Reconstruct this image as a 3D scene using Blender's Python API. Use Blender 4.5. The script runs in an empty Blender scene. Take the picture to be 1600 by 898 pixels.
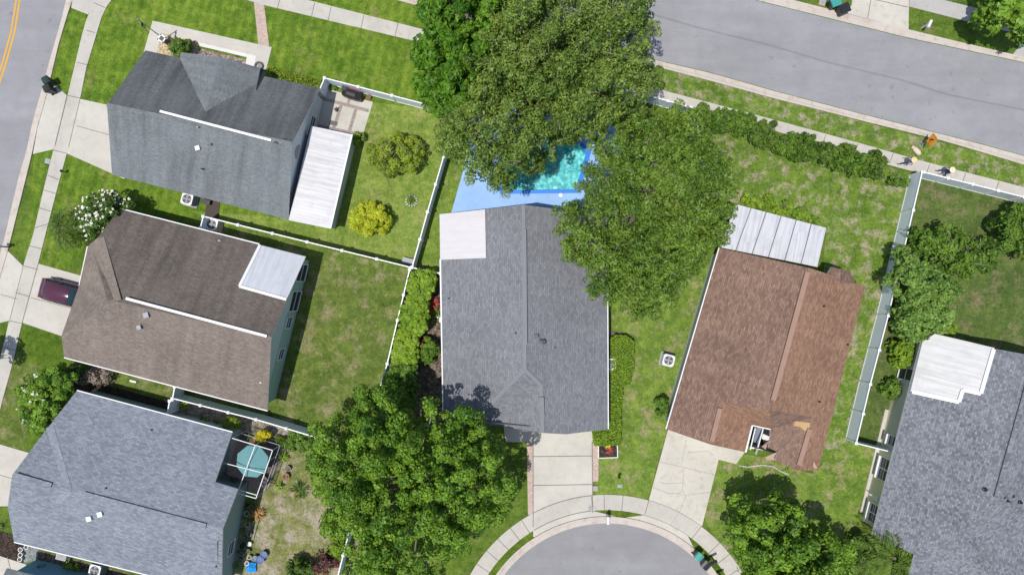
import bpy, bmesh, math, random
import numpy as np
from mathutils import Vector, Matrix
from mathutils.geometry import tessellate_polygon

# ------------------------------------------------------------------ camera, sky, sun, exposure
S = bpy.context.scene
C = S.collection
H = 56.0            # camera height (m); 20 photo pixels per metre at ground level
cam = bpy.data.objects.new('camera', bpy.data.cameras.new('camera'))
C.objects.link(cam)
cam.location = (0, 0, H)
cam.data.sensor_fit = 'HORIZONTAL'; cam.data.sensor_width = 36
cam.data.lens = 36 * 20 * H / 1600
cam.data.clip_start = 0.5; cam.data.clip_end = 2000
S.camera = cam
SUN = Vector((-0.22, -0.15, 1.0)).normalized()
w = bpy.data.worlds.new('World'); S.world = w; w.use_nodes = True
sky = w.node_tree.nodes.new('ShaderNodeTexSky'); sky.sky_type = 'NISHITA'; sky.sun_disc = False
sky.sun_elevation = math.asin(SUN.z); sky.sun_rotation = math.atan2(SUN.x, SUN.y)
bg = w.node_tree.nodes['Background']; bg.inputs['Strength'].default_value = 0.13
w.node_tree.links.new(sky.outputs[0], bg.inputs[0])
sl = bpy.data.lights.new('sun', 'SUN'); sl.energy = 4.1; sl.angle = math.radians(0.5); sl.color = (1, .955, .89)
so = bpy.data.objects.new('sun', sl); C.objects.link(so); so.rotation_euler = SUN.to_track_quat('Z', 'Y').to_euler()
so.location = (-10, -8, 60)
S.view_settings.view_transform = 'Standard'; S.view_settings.look = 'None'
S.view_settings.exposure = 0.03; S.view_settings.gamma = 1; S.view_settings.use_curve_mapping = False

# ------------------------------------------------------------------ helpers
def P(px, py, z=0.0):                 # photo pixel + height -> point in metres
    s = (H - z) / (20 * H)
    return Vector(((px - 800) * s, (449 - py) * s, z))
def plane(a, b, c):
    a, b, c = P(*a), P(*b), P(*c)
    return a, (b - a).cross(c - a).normalized()
def on(px, py, pl, dz=0.0):           # point of a plane seen at a pixel
    o = Vector((0, 0, H)); d = P(px, py, 0) - o
    t = (pl[0] - o).dot(pl[1]) / d.dot(pl[1])
    q = o + d * t; q.z += dz
    return q
def tag(o, label=None, cat=None, group=None, kind=None):
    if label: o['label'] = label
    if cat: o['category'] = cat
    if group: o['group'] = group
    if kind: o['kind'] = kind
    return o
def empty(name, loc, label, cat, group=None, rz=0):
    o = bpy.data.objects.new(name, None); C.objects.link(o)
    o.location = loc; o.rotation_euler = (0, 0, rz); o.empty_display_size = .3
    return tag(o, label, cat, group)
def wpos(o):
    v = Vector((0, 0, 0))
    while o: v = v + o.location; o = o.parent
    return v

class MB:
    """collects faces; build() links them as one mesh object"""
    def __init__(s): s.v = []; s.f = []; s.m = []
    def poly(s, pts, m=0):
        b = len(s.v); s.v += [Vector(p) for p in pts]; s.f.append(tuple(range(b, b + len(pts)))); s.m.append(m)
    def prism(s, pts, z0, z1, m=0, ms=None):
        pts = [Vector(p) for p in pts]
        a = sum(pts[i].x * pts[(i + 1) % len(pts)].y - pts[(i + 1) % len(pts)].x * pts[i].y for i in range(len(pts)))
        if a < 0: pts = pts[::-1]
        s.poly([(p.x, p.y, z1) for p in pts], m)
        for i in range(len(pts)):
            p, q = pts[i], pts[(i + 1) % len(pts)]
            s.poly([(p.x, p.y, z0), (q.x, q.y, z0), (q.x, q.y, z1), (p.x, p.y, z1)], m if ms is None else ms)
    def box(s, c, size, rz=0, m=0, M=None):
        x, y, z = [k / 2 for k in size]
        R = M if M is not None else Matrix.Rotation(rz, 3, 'Z')
        P8 = [Vector(c) + R @ Vector((i * x, j * y, k * z)) for k in (-1, 1) for j in (-1, 1) for i in (-1, 1)]
        for q in ((0, 2, 3, 1), (4, 5, 7, 6), (0, 1, 5, 4), (2, 6, 7, 3), (0, 4, 6, 2), (1, 3, 7, 5)):
            s.poly([P8[k] for k in q], m)
    def beam(s, a, b, wd, ht, m=0):
        a, b = Vector(a), Vector(b); d = b - a
        x = d.normalized(); up = Vector((0, 0, 1)) if abs(x.z) < .95 else Vector((1, 0, 0))
        y = up.cross(x).normalized(); z = x.cross(y)
        s.box((a + b) / 2, (d.length, wd, ht), m=m, M=Matrix((x, y, z)).transposed())
    def tube(s, pts, rad, n=6, m=0, cap=True):
        pts = [Vector(p) for p in pts]; rings = []
        for i, p in enumerate(pts):
            d = (pts[min(i + 1, len(pts) - 1)] - pts[max(i - 1, 0)]).normalized()
            up = Vector((0, 0, 1)) if abs(d.z) < .9 else Vector((1, 0, 0))
            x = up.cross(d).normalized(); y = d.cross(x)
            r = rad[i] if hasattr(rad, '__len__') else rad
            rings.append([p + (x * math.cos(6.2832 * k / n) + y * math.sin(6.2832 * k / n)) * r for k in range(n)])
        b = len(s.v)
        for r in rings: s.v += r
        for i in range(len(rings) - 1):
            for k in range(n):
                s.f.append((b + i * n + k, b + i * n + (k + 1) % n, b + (i + 1) * n + (k + 1) % n, b + (i + 1) * n + k)); s.m.append(m)
        if cap:
            s.f.append(tuple(b + k for k in range(n))[::-1]); s.m.append(m)
            s.f.append(tuple(b + (len(rings) - 1) * n + k for k in range(n))); s.m.append(m)
    def lathe(s, prof, c=(0, 0, 0), n=16, m=0):
        b = len(s.v); c = Vector(c)
        for r, z in prof:
            s.v += [c + Vector((r * math.cos(6.2832 * k / n), r * math.sin(6.2832 * k / n), z)) for k in range(n)]
        for i in range(len(prof) - 1):
            for k in range(n):
                s.f.append((b + i * n + k, b + i * n + (k + 1) % n, b + (i + 1) * n + (k + 1) % n, b + (i + 1) * n + k)); s.m.append(m)
        s.f.append(tuple(b + (len(prof) - 1) * n + k for k in range(n))); s.m.append(m)
    def build(s, name, mats, parent=None, smooth=False):
        if not isinstance(mats, (list, tuple)): mats = [mats]
        off = wpos(parent)
        R = Matrix.Identity(3)
        me = bpy.data.meshes.new(name)
        me.from_pydata([(p - off if s.world else p) for p in s.v], [], s.f)
        for mm in mats: me.materials.append(mm)
        me.polygons.foreach_set('material_index', s.m)
        if smooth:
            b_ = bmesh.new(); b_.from_mesh(me); bmesh.ops.remove_doubles(b_, verts=b_.verts, dist=1e-4); bmesh.ops.recalc_face_normals(b_, faces=b_.faces); b_.to_mesh(me); b_.free()
            me.polygons.foreach_set('use_smooth', [True] * len(me.polygons))
        uv = me.uv_layers.new(name='UVMap')
        for pl in me.polygons:
            n = pl.normal
            if abs(n.z) > .9995: u = Vector((1, 0, 0)); v = Vector((0, 1, 0))
            else:
                u = Vector((0, 0, 1)).cross(n).normalized(); v = n.cross(u)
            for li in pl.loop_indices:
                co = me.vertices[me.loops[li].vertex_index].co
                uv.data[li].uv = (co.dot(u), co.dot(v))
        o = bpy.data.objects.new(name, me); C.objects.link(o); o.parent = parent
        return o
    world = True     # vertices given in scene coordinates; shifted to the parent's origin on build
def LMB():
    m = MB(); m.world = False; return m

# ------------------------------------------------------------------ materials
def new_mat(name):
    m = bpy.data.materials.new(name); m.use_nodes = True
    nt = m.node_tree; nt.nodes.clear()
    return m, nt
class G:
    def __init__(s, name):
        s.m, s.nt = new_mat(name); s.N = s.nt.nodes; s.L = s.nt.links
        s.out = s.N.new('ShaderNodeOutputMaterial')
    def link(s, a, b): s.L.new(a, b)
    def pos(s): return s.N.new('ShaderNodeNewGeometry').outputs['Position']
    def uv(s): return s.N.new('ShaderNodeTexCoord').outputs['UV']
    def obj(s): return s.N.new('ShaderNodeTexCoord').outputs['Object']
    def scale(s, vec, sc, rot=(0, 0, 0)):
        n = s.N.new('ShaderNodeMapping'); n.inputs['Scale'].default_value = sc; n.inputs['Rotation'].default_value = rot
        s.link(vec, n.inputs['Vector']); return n.outputs[0]
    def noise(s, vec, sc, det=4, rough=.55, dist=0):
        n = s.N.new('ShaderNodeTexNoise'); n.inputs['Scale'].default_value = sc; n.inputs['Detail'].default_value = det
        n.inputs['Roughness'].default_value = rough; n.inputs['Distortion'].default_value = dist
        s.link(vec, n.inputs['Vector']); return n.outputs[0]
    def vor(s, vec, sc, feat='F1', out=0):
        n = s.N.new('ShaderNodeTexVoronoi'); n.feature = feat; n.inputs['Scale'].default_value = sc
        s.link(vec, n.inputs['Vector']); return n.outputs[out]
    def ramp(s, fac, stops):
        n = s.N.new('ShaderNodeValToRGB'); e = n.color_ramp.elements
        while len(e) < len(stops): e.new(.5)
        for i, (p, c) in enumerate(stops):
            e[i].position = p; e[i].color = (c, c, c, 1) if not hasattr(c, '__len__') else (*c, 1)
        s.link(fac, n.inputs[0]); return n.outputs[0]
    def mix(s, fac, a, b, mode='MIX'):
        n = s.N.new('ShaderNodeMix'); n.data_type = 'RGBA'; n.blend_type = mode
        for sock, v in ((n.inputs[0], fac), (n.inputs[6], a), (n.inputs[7], b)):
            if isinstance(v, bpy.types.NodeSocket): s.link(v, sock)
            elif hasattr(v, '__len__'): sock.default_value = (*v, 1)
            else: sock.default_value = v
        return n.outputs[2]
    def bsdf(s, col, rough=.8, bump=None, bs=.3, bd=.02, metal=0, spec=.3):
        b = s.N.new('ShaderNodeBsdfPrincipled')
        if isinstance(col, bpy.types.NodeSocket): s.link(col, b.inputs['Base Color'])
        else: b.inputs['Base Color'].default_value = (*col, 1)
        b.inputs['Roughness'].default_value = rough; b.inputs['Metallic'].default_value = metal
        b.inputs['Specular IOR Level'].default_value = spec
        if bump is not None:
            n = s.N.new('ShaderNodeBump'); n.inputs['Strength'].default_value = bs; n.inputs['Distance'].default_value = bd
            s.link(bump, n.inputs['Height']); s.link(n.outputs[0], b.inputs['Normal'])
        s.link(b.outputs[0], s.out.inputs[0]); s.b = b
        return s.m
def sc(c, k): return tuple(x * k for x in c)

def grass(name, a, b, dry, damt, dsc=.45, fine=1.0, mow=0):
    g = G(name); p = g.pos()
    big = g.noise(p, .16, 3); med = g.noise(p, 1.3, 5, .65); fin = g.noise(p, 9, 5, .75)
    tuft = g.vor(g.scale(p, (1, 1, .2)), 7)
    c = g.mix(g.ramp(big, [(.35, 0), (.65, 1)]), a, b)
    c = g.mix(g.ramp(med, [(.38, 0), (.66, 1)]), c, tuple(x * k for x, k in zip(b, (1.35, 1.2, 1.3))))
    c = g.mix(g.ramp(g.noise(g.scale(p, (1, 1, 1), (0, 0, .5)), .7, 5, .7, .6), [(.42, 0), (.62, .6)]), c, sc(a, .85))
    d = g.ramp(g.noise(p, dsc, 6, .68), [(.62 - .3 * damt, 0), (.78 - .3 * damt, 1)])
    c = g.mix(g.mix(1, d, g.ramp(fin, [(.3, .25), (.6, 1)]), 'MULTIPLY'), c, dry)
    c = g.mix(.75 * fine, c, g.ramp(fin, [(.28, .35), (.5, 1), (.75, 1.0)]), 'MULTIPLY')
    c = g.mix(.35 * fine, c, g.ramp(tuft, [(0, 1), (.8, .45)]), 'MULTIPLY')
    mot = g.noise(p, 3.2, 6, .78)
    c = g.mix(fine, c, g.ramp(mot, [(.3, .52), (.5, 1.0), (.68, 1.0)]), 'MULTIPLY')
    c = g.mix(g.ramp(g.noise(p, 2.4, 5, .75), [(.54, 0), (.72, .4)]), c, g.mix(.4, tuple(min(1, x * k) for x, k in zip(b, (1.6, 1.45, 1.7))), dry))
    if mow:
        wv = g.N.new('ShaderNodeTexWave'); wv.inputs['Scale'].default_value = .42; wv.inputs['Distortion'].default_value = 2.2; wv.inputs['Detail'].default_value = 2; wv.inputs['Detail Scale'].default_value = .6
        g.link(g.scale(p, (1, 1, 1), (0, 0, .26)), wv.inputs['Vector']); c = g.mix(mow, c, g.ramp(wv.outputs[1], [(.3, .72), (.7, 1.1)]), 'MULTIPLY')
    return g.bsdf(c, .9, fin, .9, .08, spec=.1)
def concrete(name, col, stain=.25, warm=(.62, .53, .42)):
    g = G(name); p = g.pos()
    n1 = g.noise(p, .5, 5, .6); n2 = g.noise(p, 18, 3, .7); n3 = g.noise(p, 2.2, 4)
    c = g.mix(g.ramp(n1, [(.35, 0), (.7, 1)]), col, sc(col, .86))
    c = g.mix(g.ramp(n3, [(.52, 0), (.75, stain)]), c, tuple(x * y for x, y in zip(col, warm)))
    c = g.mix(.3, c, g.ramp(n2, [(.3, .6), (.6, 1)]), 'MULTIPLY')
    return g.bsdf(c, .9, n2, .3, .01, spec=.2)
def asphalt(name, col, rot=0):
    g = G(name); p = g.pos()
    n1 = g.noise(g.scale(p, (.12, .6, 1), (0, 0, rot)), 1, 5, .6); n2 = g.noise(p, 30, 3, .8); n3 = g.noise(p, .9, 6, .6)
    c = g.mix(g.ramp(n1, [(.3, 0), (.7, 1)]), sc(col, .88), sc(col, 1.1))
    c = g.mix(g.ramp(n3, [(.42, 0), (.75, .6)]), c, sc(col, .8))
    c = g.mix(g.ramp(g.noise(p, .25, 4), [(.55, 0), (.7, .35)]), c, sc(col, 1.25))
    cn = g.noise(p, .55, 7, .62, 1.2); cr = g.N.new('ShaderNodeMath'); cr.operation = 'ABSOLUTE'; sb = g.N.new('ShaderNodeMath'); sb.operation = 'SUBTRACT'; sb.inputs[1].default_value = .5
    g.link(cn, sb.inputs[0]); g.link(sb.outputs[0], cr.inputs[0])
    c = g.mix(g.ramp(cr.outputs[0], [(0, .22), (.004, 0)]), c, sc(col, .55))
    c = g.mix(g.ramp(g.noise(p, 1.7, 3, .5), [(.66, 0), (.71, .5)]), c, sc(col, .66))
    c = g.mix(g.ramp(g.noise(p, .45, 6, .75), [(.58, 0), (.75, .4)]), c, sc(col, 1.28))
    c = g.mix(.5, c, g.ramp(n2, [(.25, .5), (.6, 1)]), 'MULTIPLY')
    return g.bsdf(c, .85, n2, .4, .01, spec=.25)
def shingle(name, a, b, gap, stain, st=.5, row=.15, wd=.32, contrast=1.0):
    g = G(name); u = g.uv()
    br = g.N.new('ShaderNodeTexBrick'); g.link(u, br.inputs['Vector'])
    for k, v in (('Scale', 1), ('Brick Width', wd), ('Row Height', row), ('Mortar Size', .010), ('Bias', 0), ('Mortar Smooth', .3)):
        br.inputs[k].default_value = v
    br.inputs['Color1'].default_value = (*a, 1); br.inputs['Color2'].default_value = (*b, 1); br.inputs['Mortar'].default_value = (*gap, 1)
    c = br.outputs[0]
    big = g.noise(u, .28, 5, .65)
    strk = g.noise(g.scale(u, (1.1, .12, 1)), 1, 5, .6)
    c = g.mix(g.ramp(strk, [(.42, 0), (.72, st)]), c, stain)
    c = g.mix(g.ramp(big, [(.3, .25), (.65, 0)]), c, sc(b, 1.35))
    c = g.mix(.55 * contrast, c, g.ramp(g.noise(g.scale(u, (4.2, 6.0, 1)), 1, 2, .9), [(.3, .5), (.65, 1.0)]), 'MULTIPLY')
    c = g.mix(.45, c, g.ramp(g.noise(u, 22, 2, .9), [(.3, .5), (.65, 1)]), 'MULTIPLY')
    return g.bsdf(c, .92, br.outputs[1], -.5, .015, spec=.2)
def panel_metal(name, col, dirt, amt, period=.3, along=(1, 0)):
    g = G(name); u = g.uv()
    wv = g.N.new('ShaderNodeTexWave'); wv.inputs['Scale'].default_value = 1 / period * .31416 * 1.0
    wv.bands_direction = 'X'; wv.wave_profile = 'SAW'; g.link(u, wv.inputs['Vector'])
    stx = g.noise(g.scale(u, (5, .25, 1)), 1, 5, .65); n = g.noise(u, 1.1, 5, .6)
    c = g.mix(g.ramp(stx, [(.4, 0), (.75, amt)]), col, dirt)
    c = g.mix(g.ramp(n, [(.5, 0), (.8, amt * .7)]), c, dirt)
    c = g.mix(g.ramp(wv.outputs[1], [(0, .35), (.08, 0)]), c, sc(dirt, .8))
    return g.bsdf(c, .45, wv.outputs[1], .25, .02, spec=.4)
def paint(name, col, rough=.6, var=.15, lines=None, metal=0):
    g = G(name); p = g.pos()
    n = g.noise(p, 1.6, 5, .6); f = g.noise(p, 25, 2)
    c = g.mix(g.ramp(n, [(.35, 0), (.75, var * 2)]), col, sc(col, .72))
    bump = f
    if lines:
        wv = g.N.new('ShaderNodeTexWave'); wv.bands_direction = lines[0]; wv.inputs['Scale'].default_value = .31416 / lines[1]
        wv.wave_profile = 'SAW'; g.link(g.uv(), wv.inputs['Vector']); bump = wv.outputs[1]
        c = g.mix(g.ramp(wv.outputs[1], [(0, .5), (.1, 0)]), c, sc(col, .5))
    return g.bsdf(c, rough, bump, .25, .01, metal=metal)
def leaf(name, a, b, trans=.22, rough=.5):
    g = G(name)
    at = g.N.new('ShaderNodeAttribute'); at.attribute_name = 'tint'
    n = g.noise(g.pos(), .7, 3)
    c = g.mix(at.outputs['Fac'], a, b)
    c = g.mix(g.ramp(n, [(.4, 0), (.7, .35)]), c, tuple(x * k for x, k in zip(b, (1.15, 1.0, .8))))
    bs = g.N.new('ShaderNodeBsdfPrincipled'); g.link(c, bs.inputs['Base Color']); bs.inputs['Roughness'].default_value = rough
    bs.inputs['Specular IOR Level'].default_value = .3
    tr = g.N.new('ShaderNodeBsdfTranslucent'); g.link(g.mix(1, c, (1.15, 1.2, .5), 'MULTIPLY'), tr.inputs[0])
    mx = g.N.new('ShaderNodeMixShader'); mx.inputs[0].default_value = trans
    g.link(bs.outputs[0], mx.inputs[1]); g.link(tr.outputs[0], mx.inputs[2]); g.link(mx.outputs[0], g.out.inputs[0])
    return g.m
def gravel(name, cols, scale=9):
    g = G(name); p = g.pos()
    v = g.N.new('ShaderNodeTexVoronoi'); v.inputs['Scale'].default_value = scale; g.link(p, v.inputs['Vector'])
    sep = g.N.new('ShaderNodeSeparateColor'); g.link(v.outputs[1], sep.inputs[0])
    n = len(cols)
    c = g.ramp(sep.outputs[0], [(i / (n - 1), cols[i]) for i in range(n)])
    c = g.mix(.7, c, g.ramp(v.outputs[0], [(0, 1), (.75, .3)]), 'MULTIPLY')
    return g.bsdf(c, .95, v.outputs[0], -.8, .05, spec=.1)

M = {}
M['ground'] = grass('ground_grass', (.075, .145, .018), (.13, .215, .028), (.26, .21, .11), .25)
M['lush'] = grass('lush_grass', (.08, .175, .015), (.17, .275, .03), (.28, .27, .09), .2, .4, 1.0, .45)
M['strip'] = grass('strip_grass', (.065, .135, .012), (.12, .2, .02), (.2, .18, .07), .15)
M['backlight'] = grass('pale_lawn', (.145, .245, .035), (.24, .325, .068), (.36, .34, .14), .3, .6)
M['olive'] = grass('olive_lawn', (.085, .145, .024), (.145, .205, .04), (.36, .30, .18), .40, .6)
M['patchy'] = grass('patchy_lawn', (.09, .175, .02), (.155, .26, .034), (.5, .40, .31), .44, 1.1)
M['dull'] = grass('dull_lawn', (.072, .125, .028), (.115, .175, .042), (.28, .22, .14), .34, .6)
M['dryyard'] = grass('dry_yard', (.135, .18, .042), (.215, .24, .072), (.5, .42, .35), .58, .7)
M['side'] = grass('side_lawn', (.11, .205, .03), (.19, .29, .046), (.42, .33, .21), .36, .6)
M['soil'] = gravel('soil', [(.10, .075, .055), (.2, .16, .12), (.3, .26, .2)], 6)
M['mulch'] = gravel('mulch', [(.03, .022, .018), (.07, .05, .04), (.12, .09, .07)], 10)
M['sandy'] = gravel('sandy_soil', [(.22, .19, .15), (.34, .3, .24), (.42, .38, .31)], 5)
M['tanrock'] = gravel('tan_rock', [(.5, .36, .17), (.7, .55, .33), (.75, .65, .45), (.4, .26, .14)], 7)
M['brownrock'] = gravel('brown_rock', [(.16, .12, .11), (.35, .26, .23), (.5, .42, .38)], 8)
M['greyrock'] = gravel('grey_rock', [(.2, .22, .22), (.32, .35, .35), (.42, .45, .44)], 8)
M['concrete'] = concrete('concrete', (.53, .505, .45))
M['concrete2'] = concrete('old_concrete', (.55, .52, .455), .5)
M['palecon'] = concrete('pale_concrete', (.68, .66, .63), .1)
M['walk'] = concrete('walk_concrete', (.50, .475, .425), .35)
M['greywalk'] = concrete('grey_concrete', (.43, .42, .395), .3)
M['kerb'] = concrete('kerb_concrete', (.53, .475, .42), .7, (.7, .58, .48))
M['softjoint'] = concrete('soft_joint', (.33, .31, .27))
M['joint'] = concrete('joint', (.2, .185, .16))
M['asphalt'] = asphalt('asphalt', (.285, .282, .297), .26)
M['asphalt2'] = asphalt('asphalt_court', (.27, .268, .275), .8)
M['seam'] = asphalt('asphalt_seam', (.235, .235, .245), .26)
M['yellow'] = paint('yellow_paint', (.62, .34, .03), .8)
M['brickpink'] = shingle('pink_brick', (.5, .36, .30), (.58, .45, .38), (.5, .45, .4), (.4, .3, .25), .3, .11, .22)
M['paver'] = shingle('grey_paver', (.3, .26, .24), (.4, .34, .31), (.25, .22, .2), (.3, .25, .22), .3, .12, .24)
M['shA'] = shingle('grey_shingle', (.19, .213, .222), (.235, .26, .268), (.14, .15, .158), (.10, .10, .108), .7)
M['shAshade'] = shingle('shaded_streaked_shingle', (.125, .137, .146), (.155, .168, .178), (.08, .086, .092), (.055, .056, .06), .85)  # streaked, and darker than shA: north slope shade is in the colour
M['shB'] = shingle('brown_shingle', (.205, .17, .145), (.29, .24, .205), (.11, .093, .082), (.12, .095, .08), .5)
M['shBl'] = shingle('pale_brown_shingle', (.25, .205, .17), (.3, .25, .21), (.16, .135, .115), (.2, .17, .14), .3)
M['shBn'] = shingle('shaded_brown_shingle', (.14, .12, .105), (.195, .165, .145), (.08, .07, .06), (.07, .058, .05), .75)  # darker copy of shB, shade of the north slope put into the colour
M['shC'] = shingle('charcoal_shingle', (.18, .187, .205), (.265, .273, .295), (.13, .132, .142), (.17, .172, .19), .3)
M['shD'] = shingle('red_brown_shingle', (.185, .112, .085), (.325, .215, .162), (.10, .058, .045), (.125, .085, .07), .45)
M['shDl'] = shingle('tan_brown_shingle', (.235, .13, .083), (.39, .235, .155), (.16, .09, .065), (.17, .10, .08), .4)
M['shE'] = shingle('blue_grey_shingle', (.18, .20, .24), (.31, .337, .388), (.125, .14, .165), (.22, .24, .275), .35)
M['shElight'] = shingle('pale_hip_shingle', (.225, .25, .30), (.335, .362, .42), (.18, .2, .235), (.3, .32, .36), .2)
M['shF'] = shingle('mixed_grey_shingle', (.115, .125, .145), (.285, .303, .332), (.085, .09, .105), (.2, .19, .21), .3, .17, .2)
M['white'] = paint('white_trim', (.72, .72, .72), .5, .08)
M['vinyl'] = paint('white_vinyl', (.76, .82, .92), .45, .06, ('X', .15))
M['vinylplain'] = paint('white_vinyl_plain', (.82, .82, .83), .45, .05)
M['metalA'] = panel_metal('white_metal_roof', (.56, .56, .58), (.33, .32, .32), .8, .3)
M['metalB'] = panel_metal('grey_metal_roof', (.52, .54, .58), (.33, .34, .36), .7, .3)
M['metalC'] = panel_metal('pale_metal_roof', (.57, .55, .565), (.46, .43, .40), .5, .3)
M['metalD'] = panel_metal('porch_metal_roof', (.55, .56, .59), (.32, .32, .34), .7, 1.15)
M['metalF'] = panel_metal('stained_metal_roof', (.53, .53, .525), (.32, .32, .31), .8, .3)
M['wallA'] = paint('pale_blue_wall', (.55, .58, .62), .8, .06, ('Y', .2))
M['gableA'] = paint('pale_gable_siding', (.66, .69, .72), .8, .06, ('Y', .2))
M['gableB'] = paint('grey_gable_siding', (.56, .62, .65), .8, .06, ('Y', .2))
M['wallB'] = paint('sage_wall', (.32, .46, .44), .8, .06, ('Y', .2))
M['wallC'] = paint('white_wall', (.6, .6, .58), .8, .06)
M['wallE'] = paint('grey_green_wall', (.28, .37, .37), .8, .06)
M['wallF'] = paint('khaki_wall', (.66, .63, .46), .8, .06)
M['wallG'] = paint('blue_wall', (.16, .31, .48), .8, .06)
M['glass'] = paint('dark_glass', (.03, .035, .045), .12, .05)
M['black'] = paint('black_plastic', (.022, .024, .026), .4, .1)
M['darkgreen'] = paint('dark_green_plastic', (.02, .04, .035), .4, .1)
M['teal'] = paint('teal_plastic', (.05, .28, .25), .45, .1)
M['tealcloth'] = paint('teal_cloth', (.22, .52, .55), .8, .1)
M['grey'] = paint('grey_metal', (.3, .31, .33), .5, .1)
M['darkgrey'] = paint('dark_grey', (.10, .105, .11), .6, .1)
M['ridgegrey'] = paint('ridge_grey', (.205, .212, .23), .9, .2)
M['ridgebrown'] = paint('ridge_brown', (.32, .20, .155), .9, .2)
M['blue'] = paint('blue_plastic', (.02, .07, .25), .35, .1)
M['blueskirt'] = paint('blue_sheet', (.02, .28, .72), .5, .1)
M['terracotta'] = paint('terracotta', (.36, .13, .07), .8, .1)
M['orange'] = paint('orange_sign', (.8, .29, .02), .5, .05)
M['tan'] = paint('tan_canvas', (.62, .52, .42), .9, .2)
M['straw'] = paint('straw', (.75, .58, .32), .9, .1)
M['straw2'] = paint('pale_straw', (.78, .68, .48), .9, .1)
M['skin'] = paint('skin', (.42, .25, .17), .6, .05)
M['navy'] = paint('navy_cloth', (.05, .07, .12), .9, .15)
M['lilac'] = paint('lilac_cloth', (.42, .36, .45), .9, .15)
M['slate'] = paint('slate_cloth', (.2, .23, .3), .9, .15)
M['bark'] = paint('grey_bark', (.30, .27, .23), .95, .3)
M['darkbark'] = paint('brown_bark', (.15, .115, .085), .95, .3)
M['wood'] = paint('dark_wood', (.07, .055, .045), .8, .3, ('X', .14))
M['patioD'] = paint('brown_floor', (.19, .14, .125), .8, .2)
M['pooldeck'] = concrete('blue_deck', (.31, .49, .80), .3, (.7, .75, .8))
M['coping'] = paint('blue_coping', (.03, .20, .68), .4, .15)
M['purple'] = paint('purple_car_paint', (.085, .03, .055), .16, .02)
M['carblack'] = paint('black_car_paint', (.012, .012, .014), .2, .02)
M['carglass'] = paint('car_glass', (.02, .05, .065), .14, .02)
M['tyre'] = paint('tyre_rubber', (.02, .02, .02), .8, .1)
M['underlay'] = paint('tan_underlayment', (.46, .30, .15), .9, .2)
M['pinktrim'] = paint('pink_trim', (.45, .30, .26), .8, .1)
M['stone'] = gravel('stone', [(.45, .42, .38), (.6, .57, .52), (.7, .68, .62)], 12)
M['flagred'] = paint('red_cloth', (.4, .03, .04), .9, .1)
M['oak'] = leaf('oak_leaf', (.052, .112, .016), (.22, .325, .058))
M['oak2'] = leaf('oak_leaf_light', (.046, .112, .012), (.19, .31, .042))
M['bright'] = leaf('bright_leaf', (.032, .115, .008), (.145, .30, .02))
M['mass'] = leaf('broad_leaf', (.046, .13, .010), (.205, .36, .034))
M['mass2'] = leaf('broad_leaf_dark', (.035, .09, .010), (.14, .235, .03))
M['shrub'] = leaf('shrub_leaf', (.04, .10, .010), (.145, .265, .03))
M['shrubd'] = leaf('dark_shrub_leaf', (.04, .09, .012), (.11, .2, .03))
M['yelgreen'] = leaf('yellow_green_leaf', (.09, .16, .012), (.28, .38, .028))
M['lime'] = leaf('lime_leaf', (.085, .19, .01), (.27, .41, .035))
M['golden'] = leaf('golden_leaf', (.22, .29, .012), (.54, .60, .035))
M['darkred'] = leaf('dark_red_leaf', (.07, .025, .028), (.19, .07, .06))
M['yellow_leaf'] = leaf('yellow_leaf', (.52, .46, .02), (.80, .72, .03))
M['rosette'] = leaf('pale_leaf', (.055, .135, .02), (.225, .37, .075))
M['redleaf'] = leaf('red_leaf', (.22, .035, .04), (.48, .10, .09))
M['bronze'] = leaf('bronze_leaf', (.25, .12, .05), (.45, .28, .1))
M['palm'] = leaf('palm_leaf', (.05, .12, .015), (.2, .3, .05))
M['palmd'] = leaf('dark_palm_leaf', (.035, .085, .015), (.15, .23, .045))
M['flower'] = leaf('white_flower', (.75, .73, .65), (.85, .84, .78), .1)
M['dead'] = leaf('dry_leaf', (.2, .15, .13), (.36, .3, .27), .1)
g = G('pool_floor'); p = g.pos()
vv = g.vor(p, 3.2, 'SMOOTH_F1'); c = g.mix(g.ramp(vv, [(.15, 1), (.5, 0)]), (.07, .42, .46), (.6, .9, .82))  # pale mottling painted into the floor stands in for water caustics
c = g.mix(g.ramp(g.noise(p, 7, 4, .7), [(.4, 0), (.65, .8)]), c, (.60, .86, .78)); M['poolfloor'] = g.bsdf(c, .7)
g = G('pool_water'); tr = g.N.new('ShaderNodeBsdfTransparent'); tr.inputs[0].default_value = (.60, .86, .90, 1)
gl = g.N.new('ShaderNodeBsdfGlossy'); gl.inputs['Roughness'].default_value = .03
bm_ = g.N.new('ShaderNodeBump'); bm_.inputs['Strength'].default_value = .6; bm_.inputs['Distance'].default_value = .08
g.link(g.noise(g.pos(), 5, 3, .6, 1), bm_.inputs['Height']); g.link(bm_.outputs[0], gl.inputs['Normal'])
fr = g.N.new('ShaderNodeFresnel'); fr.inputs[0].default_value = 1.33; g.link(bm_.outputs[0], fr.inputs['Normal'])
mx = g.N.new('ShaderNodeMixShader'); g.link(fr.outputs[0], mx.inputs[0]); g.link(tr.outputs[0], mx.inputs[1]); g.link(gl.outputs[0], mx.inputs[2])
g.link(mx.outputs[0], g.out.inputs[0]); M['water'] = g.m
g = G('screen_mesh'); tr = g.N.new('ShaderNodeBsdfTransparent'); df = g.N.new('ShaderNodeBsdfDiffuse'); df.inputs[0].default_value = (.05, .05, .055, 1)
mx = g.N.new('ShaderNodeMixShader'); ck = g.noise(g.pos(), 40, 1); g.link(g.ramp(ck, [(.3, .2), (.7, .34)]), mx.inputs[0])
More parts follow.
